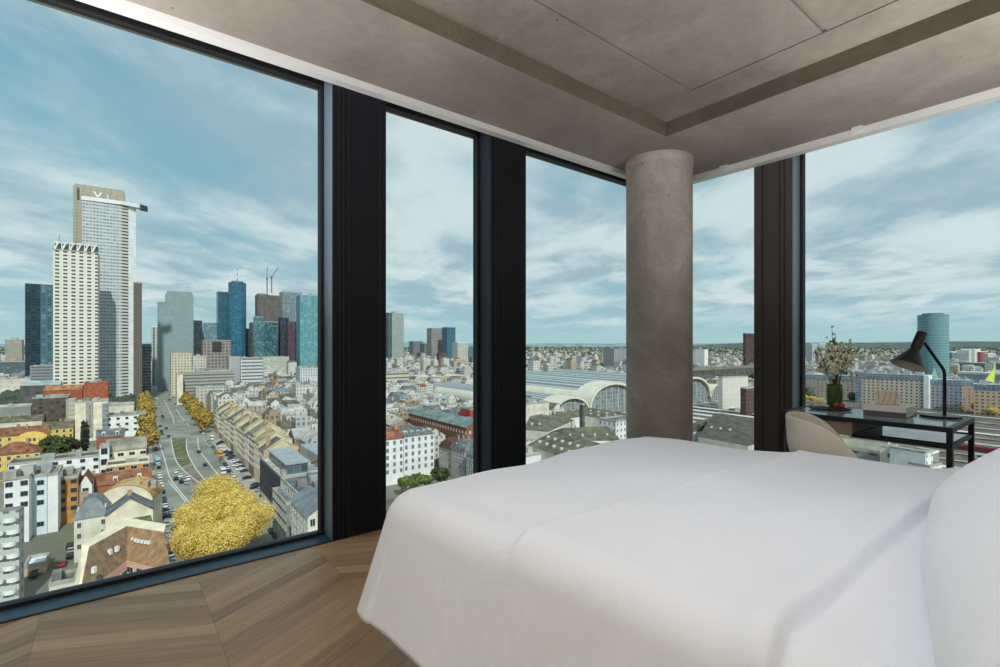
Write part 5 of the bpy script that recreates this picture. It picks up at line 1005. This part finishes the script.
# low white buildings beside the tracks
rK = ph('depot', 'long low white depot with dark doors under the desk shelf', 'building', 846, 882, 448, 262, 5, fac((158, 158, 156), (64, 68, 72), 8, 9, .4, .3, .5, .1, off=.3), flatr, ang=-52, roof='flat', units=0)
ph('depot', 'white cube shaped depot end with a dark opening', 'building', 880, 904, 446, 245, 6, fac((222, 218, 206), (70, 70, 72), 9, 10, .35, .2, .5, .1, off=.25), flatl, ang=-40, roof='flat')
ph('depot', 'long white roof strip behind the depot', 'building', 840, 888, 436, 290, 4, offw, flatl, ang=-50, roof='flat')
rL = ph('office_block', 'grey office with tan roof and white window end by the tracks', 'building', 903, 925, 451, 246, 16, mat('mid_grey_render', (146, 144, 142), .85), mat('tan_flat_roof', (176, 146, 116), .85, 0, .15, .2), ang=-60, roof='flat', coping=white, units=1)
ph('office_block', 'white end block with small windows right of the tan roofed office', 'building', 925.5, 933, 452, 226, 14, white, flatl, ang=28, roof='flat', wins='f', wk='slot', dx=2.6); ph('depot', 'small white shed at the end of the depot row', 'building', 930, 942, 466, 222, 8, white, flatl, ang=28, roof='flat')

# ---- cars
def carmesh(c_):
    body = mat('car_paint_%d_%d_%d' % c_, c_, .3); mb = MB()
    L2, Wd = 2.2, .88
    pr = [(-L2, .35), (-L2, .85), (-L2+.25, .95), (-1.25, .98), (-.75, 1.42), (.75, 1.45), (1.25, 1.0), (L2-.2, .88), (L2, .7), (L2, .35)]
    mb.face([(x_, -Wd, z_) for x_, z_ in pr]); mb.face([(x_, Wd, z_) for x_, z_ in pr][::-1])
    for k in range(len(pr)): (xa, za), (xb, zb) = pr[k], pr[(k+1) % len(pr)]; mb.face([(xa, -Wd, za), (xa, Wd, za), (xb, Wd, zb), (xb, -Wd, zb)], 1 if k in (3, 5) else 0)
    for s_ in (-1, 1): mb.face([(-.95, s_*(Wd+.01), 1.02), (-.68, s_*(Wd+.01), 1.36), (.68, s_*(Wd+.01), 1.38), (1.0, s_*(Wd+.01), 1.02)], 1)
    for x_ in (-1.35, 1.35):
        for s_ in (-1, 1): mb.grid([[(x_+.33*math.cos(a*math.pi/5), s_*(Wd-.05+q_), .33+.33*math.sin(a*math.pi/5)) for a in range(10)] for q_ in (0, .1)], 2, False, True)
    return mb.mesh('car', [body, pane_d, gasket])
CARC = [('white', (226, 228, 228)), ('silver', (160, 166, 170)), ('black', (34, 36, 40)), ('dark blue', (46, 60, 84)), ('red', (160, 44, 40))]
CM = [(n_, carmesh(c_)) for n_, c_ in CARC]
def car(p, rz_, ci, where, group, sc=1.0):
    o = bpy.data.objects.new('car', CM[ci][1]); COL.objects.link(o); o.location = (p.x, p.y, GZ+.2); o.rotation_euler = (0, 0, rz_); tag(o, CM[ci][0]+' car '+where, 'car', CM[ci][0]+' cars, '+group); return o
dr = R(126)
for side, s_ in (('left', 8), ('right', 37.8)):
    for k in range(46):
        if CR.random() < .72: 
            c = GG(s_+CR.uniform(-.2, .2), 160+k*6.1)
            if 395 < 160+k*6.1 < 425: continue
            car(c, dr, CR.choice([0, 0, 0, 1, 1, 2, 2, 2, 3, 3, 1, 4]), 'parked along the %s kerb of the avenue' % side, 'parked on the %s of the avenue' % side)
for k in range(40):
    if CR.random() < .75: car(GG(44.2 if k % 2 else 43, 180+k*5.2), dr+R(90), CR.choice([0, 1, 2, 3]), 'parked nose-in before the avenue town houses', 'nose-in before the town houses')
for k in range(30): car(GG(CR.choice([13, 16.5, 28, 31.5]), 430+k*14), dr, CR.choice([0, 1, 2, 3]), 'driving on the far part of the avenue', 'driving beyond the crossing')
for i, (px, py, ci) in enumerate(((176, 473, 0), (180, 477, 0), (183, 481, 1), (181, 483, 2), (186, 484, 1), (196, 452, 1), (199, 453, 2), (205, 466, 2), (176, 480, 2), (188, 480, 0))): car(P3g(px, py), dr, ci, 'queuing in the left lanes of the avenue' if px < 190 else 'in the right lanes of the avenue', 'left lanes' if px < 190 else 'right lanes')
for i, (px, py, ci) in enumerate(((62, 566, 4), (34, 577, 2), (37, 573, 0), (70, 548, 2), (71, 553, 1), (70, 558, 2), (172, 545, 0), (175, 538, 1), (178, 530, 2), (174, 523, 0), (168, 518, 2), (170, 512, 1))): car(P3g(px, py), dr+(R(80) if px > 100 else 0), ci, ['standing in the yard below the balcony tower', 'parked beside the brown roofed house'][px > 100], ['in the yard', 'beside the brown roof'][px > 100])
def van(px, py, c_, label, n='van', l=5.5):
    p = P3g(px, py); t_ = thing(n, label, n, (p.x, p.y, GZ+.2), dr); mb = MB(); mb.prism([(-l/2, -1.1), (l/2, -1.1), (l/2, 1.1), (-l/2, 1.1)], .5, 3.0); o = mb.build('body', mat('van_%d_%d' % (c_[0], c_[2]), c_, .5), t_); bevel(o, .25)
    mb = MB(); mb.box(-l/2-.02, l/2-.6, -1.12, 1.12, 1.7, 2.5); mb.build('window_band', pane_d, t_)
    for x_ in (-l*.32, l*.32): mb = MB(); mb.grid([[(x_+.45*math.cos(a*math.pi/5), s_, .4+.45*math.sin(a*math.pi/5)) for a in range(10)] for s_ in (-1.12, 1.12)], 0, False, True); mb.build('wheel', gasket, t_)
van(219.5, 456, (206, 158, 52), 'yellow bus pulled up before the avenue town houses', 'bus', 10); van(223, 474, (224, 226, 226), 'white van at the right kerb of the avenue'); van(212, 440, (220, 222, 224), 'white delivery van at the far end of the row houses'); van(158, 464, (150, 190, 206), 'pale blue kiosk truck at the left kerb of the avenue', 'truck', 7)

# ---- generic fabric of the old town blocks
walls_ = [fac(c, w_, 3.0, 3.4, .42, .52, .5, .3) for c, w_ in (((214, 210, 200), (92, 94, 98)), ((224, 224, 220), (96, 100, 106)), ((200, 186, 158), (92, 86, 78)), ((190, 192, 190), (86, 92, 98)), ((176, 152, 126), (84, 76, 70)))]
roofs_ = [('grey', slate), ('olive grey', olive), ('light flat', flatl), ('gravel flat', flatr), ('red tiled', rtile), ('blue grey', slate2), ('pale grey', mat('pale_grey_roof', (172, 174, 170), .8, 0, .25, .15))]
rw = [3, 3, 4, 3, .3, 2.5, 4]
def vis(x_, y_, z_=GZ+16):
    px = CX+F*x_/y_; 
    return any(a-2 < px < b_+2 for a, b_ in ((0, 322), (386, 475), (526, 627), (691, 754), (803, 1000)))
def simple(mb, o_, c, s, W, Ld, h, rk, rh):
    def P(x_, y_, z_): return (o_.x+x_*c-y_*s, o_.y+x_*s+y_*c, z_)
    q = [(0, 0), (W, 0), (W, Ld), (0, Ld)]; z1 = GZ+h; u = 0
    for i in range(4):
        a, b_ = q[i], q[(i+1) % 4]; l_ = math.dist(a, b_); mb.face([P(*a, GZ), P(*b_, GZ), P(*b_, z1), P(*a, z1)], 0, [(u, 0), (u+l_, 0), (u+l_, h), (u, h)]); u += l_
    if rk == 'gx':
        mb.face([P(-.3, -.3, z1), P(W+.3, -.3, z1), P(W+.3, Ld/2, z1+rh), P(-.3, Ld/2, z1+rh)], 1); mb.face([P(W+.3, Ld+.3, z1), P(-.3, Ld+.3, z1), P(-.3, Ld/2, z1+rh), P(W+.3, Ld/2, z1+rh)], 1); [mb.face([P(x_, 0, z1), P(x_, Ld, z1), P(x_, Ld/2, z1+rh)], 0) for x_ in (0, W)]
    elif rk == 'gy':
        mb.face([P(-.3, -.3, z1), P(W/2, -.3, z1+rh), P(W/2, Ld+.3, z1+rh), P(-.3, Ld+.3, z1)], 1); mb.face([P(W+.3, -.3, z1), P(W/2, -.3, z1+rh), P(W/2, Ld+.3, z1+rh), P(W+.3, Ld+.3, z1)], 1); [mb.face([P(0, y_, z1), P(W, y_, z1), P(W/2, y_, z1+rh)], 0) for y_ in (0, Ld)]
    elif rk == 'man':
        i = 2; mb.face([P(0, 0, z1), P(W, 0, z1), P(W-i, i, z1+rh*.8), P(i, i, z1+rh*.8)], 1); mb.face([P(W, 0, z1), P(W, Ld, z1), P(W-i, Ld-i, z1+rh*.8), P(W-i, i, z1+rh*.8)], 1); mb.face([P(W, Ld, z1), P(0, Ld, z1), P(i, Ld-i, z1+rh*.8), P(W-i, Ld-i, z1+rh*.8)], 1); mb.face([P(0, Ld, z1), P(0, 0, z1), P(i, i, z1+rh*.8), P(i, Ld-i, z1+rh*.8)], 1); mb.face([P(i, i, z1+rh*.8), P(W-i, i, z1+rh*.8), P(W-i, Ld-i, z1+rh*.8), P(i, Ld-i, z1+rh*.8)], 1)
    else:
        mb.face([P(*p, z1) for p in q], 1)
        for k in range(2 if W > 8 else 1):
            a, b_ = CR.uniform(.15, .6)*W, CR.uniform(.15, .6)*Ld; w1, l1, h1 = CR.uniform(1.5, 4), CR.uniform(1.5, 5), CR.uniform(1, 3); e_ = [(a, b_), (a+w1, b_), (a+w1, b_+l1), (a, b_+l1)]
            for i in range(4): mb.face([P(*e_[i], z1), P(*e_[(i+1) % 4], z1), P(*e_[(i+1) % 4], z1+h1), P(*e_[i], z1+h1)], 0, [(0, .5), (1, .5), (1, .6), (0, .6)])
            mb.face([P(*p, z1+h1) for p in e_], 1)
def wide(x_, y_): return -220 < CX+F*x_/y_ < 1220
cand = []
def addc(s, t, a_s, a_t, big=1.0):
    o_ = GG(s, t); 
    if o_.y < 120: return
    if not wide(o_.x, o_.y): return
    if not free(s, s+a_s, t, t+a_t): return
    qx = CX+F*o_.x/o_.y
    if s < 2 and (t < 440 or (qx < 118 and o_.y < 640)): return
    if 376 < qx < 484 and o_.y < 262: return
    if 520 < qx < 640 and o_.y < 330: return
    if 685 < qx < 760 and o_.y < 480: return
    if qx > 795 and o_.y < 640: return
    if 280 < qx < 345 and o_.y < 190: return
    d = o_.y; cand.append((d, o_, a_s, a_t))
for bs in range(-14, 16):
    for bt_ in range(-6, 34):
        S0, T0 = 52+bs*74, 96+bt_*60; 
        if bs < 0: S0 -= 54
        if S0 < 44 and S0+62 > 2: continue
        if -30 < 96+bt_*60-412 < 6 and bt_ == 5: pass
        t = T0
        while t < T0+48:
            w_ = CR.uniform(10, 15)
            addc(S0, t, 13, w_-.4); addc(S0+48, t, 13, w_-.4); t += w_
        s = S0+14
        while s < S0+46:
            w_ = CR.uniform(9, 14); addc(s, T0, w_-.4, 12.5); addc(s, T0+38, w_-.4, 12.5)
            if CR.random() < .6: addc(s, T0+17, w_-.5, CR.uniform(8, 16))
            s += w_
cand = [c_ for c_ in cand if c_[0] < 2300]
cand.sort(key=lambda c_: c_[0])
NB = 285; nind = 0; stuff = MB(); smats = walls_[:3]+[r_[1] for r_ in roofs_]
for i, (d, o_, a, b_) in enumerate(cand):
    far = d > 700; h = CR.choice([15, 17, 18, 19, 21])+CR.uniform(-2, 2); ri = CR.choices(range(7), rw)[0]; wi = CR.choices(range(5), [4, 5, 2, 3, 1.2])[0]
    rk = 'flat' if ri in (2, 3) or CR.random() < .22 else CR.choice(['gx', 'gy', 'man']); rh = CR.uniform(3, 5)
    if far and CR.random() < .12: h *= CR.uniform(1.2, 2.0)
    if vis(o_.x, o_.y) and nind < NB:
        nind += 1
        mb = MB(); base = Vector((o_.x, o_.y, 0)); simple(mb, Vector((0, 0, 0)), G1.x, G1.y, a, b_, h, rk, rh); mb.v = [(v_[0], v_[1], v_[2]-GZ) for v_ in mb.v]
        o = mb.build('city_house', [walls_[wi], roofs_[ri][1]]); o.location = (o_.x, o_.y, GZ); px = CX+F*o_.x/o_.y
        zone = 'left of the avenue' if px < 150 else 'behind the avenue row' if px < 340 else 'seen through the narrow pane' if px < 500 else 'before the station halls' if px < 640 else 'right of the column' if px < 760 else 'behind the desk'
        kindw = {'gx': 'pitched', 'gy': 'pitched', 'man': 'mansard', 'flat': 'flat'}[rk]; col_ = roofs_[ri][0].replace(' flat', '').replace('light', 'pale')
        tag(o, '%s house with %s %s roof in the dense blocks %s' % (['pale', 'white', 'tan', 'grey', 'brown'][wi], col_, kindw, zone), 'house', 'old town houses %s' % zone)
    else: 
        m2 = MB(); simple(m2, o_, G1.x, G1.y, a, b_, h, rk, rh); w3 = wi % 3
        b0 = len(stuff.v); stuff.v += m2.v; stuff.f += [tuple(k+b0 for k in f) for f in m2.f]; stuff.m += [w3 if k == 0 else 3+ri for k in m2.m]; stuff.uv += m2.uv
for k in range(19000):
    Y = 1000*math.exp(CR.uniform(0, 2.0)); px = CR.uniform(-200, 1200); x_ = (px-CX)/F*Y
    if not wide(x_, Y): continue
    s_, t_ = gst((x_, Y)); W_, L_ = CR.uniform(9, 24), CR.uniform(9, 20)
    if not free(s_, s_+W_, t_, t_+L_): continue
    if 0 < s_ < 46 and t_ < 1500: continue
    if Y > 1500 and math.sin(x_/420+1.3)*math.sin(Y/530) < -.15 and CR.random() < .8: continue
    h = CR.choice([8, 10, 12, 15])*(1 if CR.random() < .96 else CR.uniform(1.3, 2.4)); ri = CR.choices(range(7), rw)[0]
    m2 = MB(); simple(m2, Vector((x_, Y, 0)), math.cos(R(36+CR.choice([0, 0, 20, -25]))), math.sin(R(36)), W_, L_, h, 'flat' if CR.random() < .6 else 'gx', 4); b0 = len(stuff.v); stuff.v += m2.v; stuff.f += [tuple(q+b0 for q in f) for f in m2.f]; stuff.m += [(k % 3) if q == 0 else 3+ri for q in m2.m]; stuff.uv += m2.uv
o = stuff.build('distant_city_houses', smats); o['kind'] = 'stuff'; tag(o, 'carpet of distant pale city houses reaching to the horizon', 'houses')
# far trees and hills
mb = MB()
for k in range(19000):
    Y = 480*math.exp(CR.uniform(0, 2.9)); px = CR.uniform(-200, 1200); x_ = (px-CX)/F*Y
    if not wide(x_, Y): continue
    s_, t_ = gst((x_, Y))
    if 0 < s_ < 46 and t_ < 1500: continue
    if SG0-10 < s_ < SG0+400 and t_ < 560: continue
    if not free(s_-7, s_+7, t_-7, t_+7): continue
    r_ = CR.uniform(4, 7)*(1+Y/5000); h = CR.uniform(8, 13)*(1+Y/6000); rings = [[(x_+r_*f*math.cos(a*1.047+j)*CR.uniform(.8, 1.15), Y+r_*f*math.sin(a*1.047+j), GZ+z_*h) for a in range(6)] for j, (f, z_) in enumerate(((.6, .1), (1, .45), (.75, .8), (.15, 1.0)))]
    mb.grid(rings, 0 if CR.random() < .86 else 1, False, True)
o = mb.build('distant_trees', [leafmat('far_green', (76, 90, 70), (52, 66, 54)), leafmat('far_ochre', (128, 112, 70), (92, 88, 62))]); o['kind'] = 'stuff'; tag(o, 'scattered distant trees between the far houses', 'trees')
def hills(name, Y, h0, amp, c_, seed, x0=-1.1, x1=1.1, fn=None):
    rr = random.Random(seed); ph_ = [rr.uniform(0, 6) for _ in range(5)]; n = 160; G = []
    for i in range(n+1):
        k = x0+(x1-x0)*i/n; f = sum(math.sin(k*(5+7*j)+ph_[j])/(j+1) for j in range(5)); h = max(0, h0+amp*f)*(fn(k) if fn else 1)
        G.append([(k*Y, Y-1500, GZ), (k*Y, Y-500, GZ+h*.7), (k*(Y+400), Y+400, GZ+h), (k*(Y+3000), Y+3000, GZ)])
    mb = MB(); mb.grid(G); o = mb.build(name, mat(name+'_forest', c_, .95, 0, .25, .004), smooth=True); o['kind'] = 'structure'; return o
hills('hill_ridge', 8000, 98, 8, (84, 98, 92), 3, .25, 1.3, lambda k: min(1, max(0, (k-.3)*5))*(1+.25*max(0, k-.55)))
hills('far_hill_ridge', 12500, 96, 16, (138, 158, 166), 5, -1.2, 1.2)  # distance haze is put into the pale blue ridge colour
SKYS, SUNS, FILL = 1.08, 3.7, 520  # last value scales the added room fills
# ------------------------------------------------------------------ camera, sky, light
cd = bpy.data.cameras.new('camera'); cam = bpy.data.objects.new('camera', cd); COL.objects.link(cam)
cam.location = (0, 0, CAMZ); cam.rotation_euler = (R(90), 0, 0); cd.sensor_width = 36; cd.lens = F*36/1000; cd.shift_y = (HY-333.5)/1000
cd.clip_start = .02; cd.clip_end = 40000; scn.camera = cam
w = bpy.data.worlds.new('sky'); scn.world = w; w.use_nodes = True; N = w.node_tree.nodes; L = w.node_tree.links; bg = N['Background']
tc = N.new('ShaderNodeTexCoord'); sx = N.new('ShaderNodeSeparateXYZ'); L.new(tc.outputs['Generated'], sx.inputs[0])
zc = M(N, L, 'MAXIMUM', sx.outputs[2], 0.0)
r = N.new('ShaderNodeValToRGB'); L.new(zc, r.inputs[0]); e = r.color_ramp.elements
SKY = [(0.0, (178, 208, 212)), (.05, (164, 202, 210)), (.16, (146, 188, 202)), (.35, (132, 178, 198)), (1.0, (104, 150, 182))]
e[0].position = 0; e[0].color = srgb(SKY[0][1]); e[1].position = 1; e[1].color = srgb(SKY[-1][1])
for p_, c_ in SKY[1:-1]: k = e.new(p_); k.color = srgb(c_)
dz = M(N, L, 'ADD', zc, .10); cb = N.new('ShaderNodeCombineXYZ')
L.new(M(N, L, 'DIVIDE', sx.outputs[0], dz), cb.inputs[0]); L.new(M(N, L, 'DIVIDE', sx.outputs[1], dz), cb.inputs[1])
mp = N.new('ShaderNodeMapping'); mp.inputs['Rotation'].default_value = (0, 0, R(25)); mp.inputs['Scale'].default_value = (1.0, .62, 1); mp.inputs['Location'].default_value = (3.1, 1.7, 0); L.new(cb.outputs[0], mp.inputs[0])
def nz(vec, sc, det, dist=0, rough=.55):
    n = N.new('ShaderNodeTexNoise'); n.inputs['Scale'].default_value = sc; n.inputs['Detail'].default_value = det; n.inputs['Distortion'].default_value = dist; n.inputs['Roughness'].default_value = rough
    L.new(vec, n.inputs['Vector']); return n.outputs['Fac']
def ramp(v, a, b):
    n = N.new('ShaderNodeMapRange'); n.interpolation_type = 'SMOOTHSTEP'; n.inputs[1].default_value = a; n.inputs[2].default_value = b; L.new(v, n.inputs[0]); return n.outputs[0]
c1 = nz(mp.outputs[0], .75, 9, .35, .58); c2 = nz(mp.outputs[0], 2.2, 8, .5, .6); sh = nz(mp.outputs[0], 1.5, 6, .2)
# more cloud towards the right (east) side of the view
cov = M(N, L, 'ADD', M(N, L, 'ADD', c1, .035), M(N, L, 'MULTIPLY', sx.outputs[0], .07))
dens = ramp(M(N, L, 'ADD', cov, M(N, L, 'MULTIPLY', M(N, L, 'SUBTRACT', c2, .5), .35)), .29, .56)
ccol = mixc(N, L, ramp(sh, .38, .62), srgb((170, 190, 200)), srgb((230, 236, 237)))
# low cumulus bank
pc = N.new('ShaderNodeCombineXYZ'); L.new(M(N, L, 'MULTIPLY', M(N, L, 'ARCTAN2', sx.outputs[0], sx.outputs[1]), 3.2), pc.inputs[0]); L.new(M(N, L, 'MULTIPLY', sx.outputs[2], 11), pc.inputs[1])
cu = nz(pc.outputs[0], 1.6, 7, .3, .6); band = M(N, L, 'MULTIPLY', ramp(zc, .01, .06), M(N, L, 'SUBTRACT', 1.0, ramp(zc, .12, .26)))
cum = M(N, L, 'MULTIPLY', ramp(cu, .50, .62), M(N, L, 'MULTIPLY', band, .85))
d1 = M(N, L, 'MULTIPLY', M(N, L, 'MULTIPLY', dens, .80), ramp(zc, .0, .10))
s1 = mixc(N, L, d1, r.outputs[0], ccol); s2 = mixc(N, L, cum, s1, srgb((226, 231, 232)))
s3 = mixc(N, L, M(N, L, 'SUBTRACT', 1.0, ramp(sx.outputs[2], -.02, .0)), s2, srgb((120, 128, 126)))
L.new(s3, bg.inputs[0]); bg.inputs[1].default_value = SKYS
sd_ = bpy.data.lights.new('sun', 'SUN'); sd_.energy = SUNS; sd_.angle = R(1.5); sd_.color = (1, .95, .86); so = bpy.data.objects.new('sun', sd_); COL.objects.link(so)
sv = Vector((.40, -.87, .84)).normalized(); so.rotation_euler = sv.to_track_quat('Z', 'Y').to_euler()
def area(name, loc, aim, size, power, col):
    a = bpy.data.lights.new(name, 'AREA'); a.energy = power; a.size = size; a.color = col; a.shape = 'DISK'
    o = bpy.data.objects.new(name, a); COL.objects.link(o); o.location = loc; o.rotation_euler = (Vector(loc)-Vector(aim)).to_track_quat('Z', 'Y').to_euler(); return o
area('added_fill_rear', SD(-1.4, .6, 2.0), SD(-1.4, .6, 3.0), 1.6, FILL*.5, (.93, .96, 1))  # added fill behind the camera, bounced off the ceiling; no real fitting
area('added_fill_up', (2.6, 2.1, 1.35), (2.6, 2.1, 3), 1.0, FILL*.13, (.98, .98, 1))  # this and the next two: added out-of-view fills lifting the ceiling
area('added_fill_up', (-1.95, 1.65, 1.35), (-1.95, 1.65, 3), 1.0, FILL*.15, (.98, .98, 1))
area('added_fill_up', (.0, -.25, 1.9), (.0, -.25, 3), .8, FILL*.12, (.98, .98, 1))
cl = area('added_fill_bed', (.55, 1.35, 2.98), (.95, 2.05, 0), 1.1, FILL*.02, (.93, .96, 1)); cl.data.spread = R(125)  # added unseen fill brightening the bed from above
v = scn.view_settings; v.view_transform = 'Standard'; v.look = 'None'; v.exposure = 0; v.gamma = 1.0
scn.cycles.max_bounces = 8; scn.cycles.transparent_max_bounces = 12; scn.cycles.use_denoising = True
scn.cycles.caustics_reflective = False; scn.cycles.caustics_refractive = False; scn.cycles.sample_clamp_indirect = 6
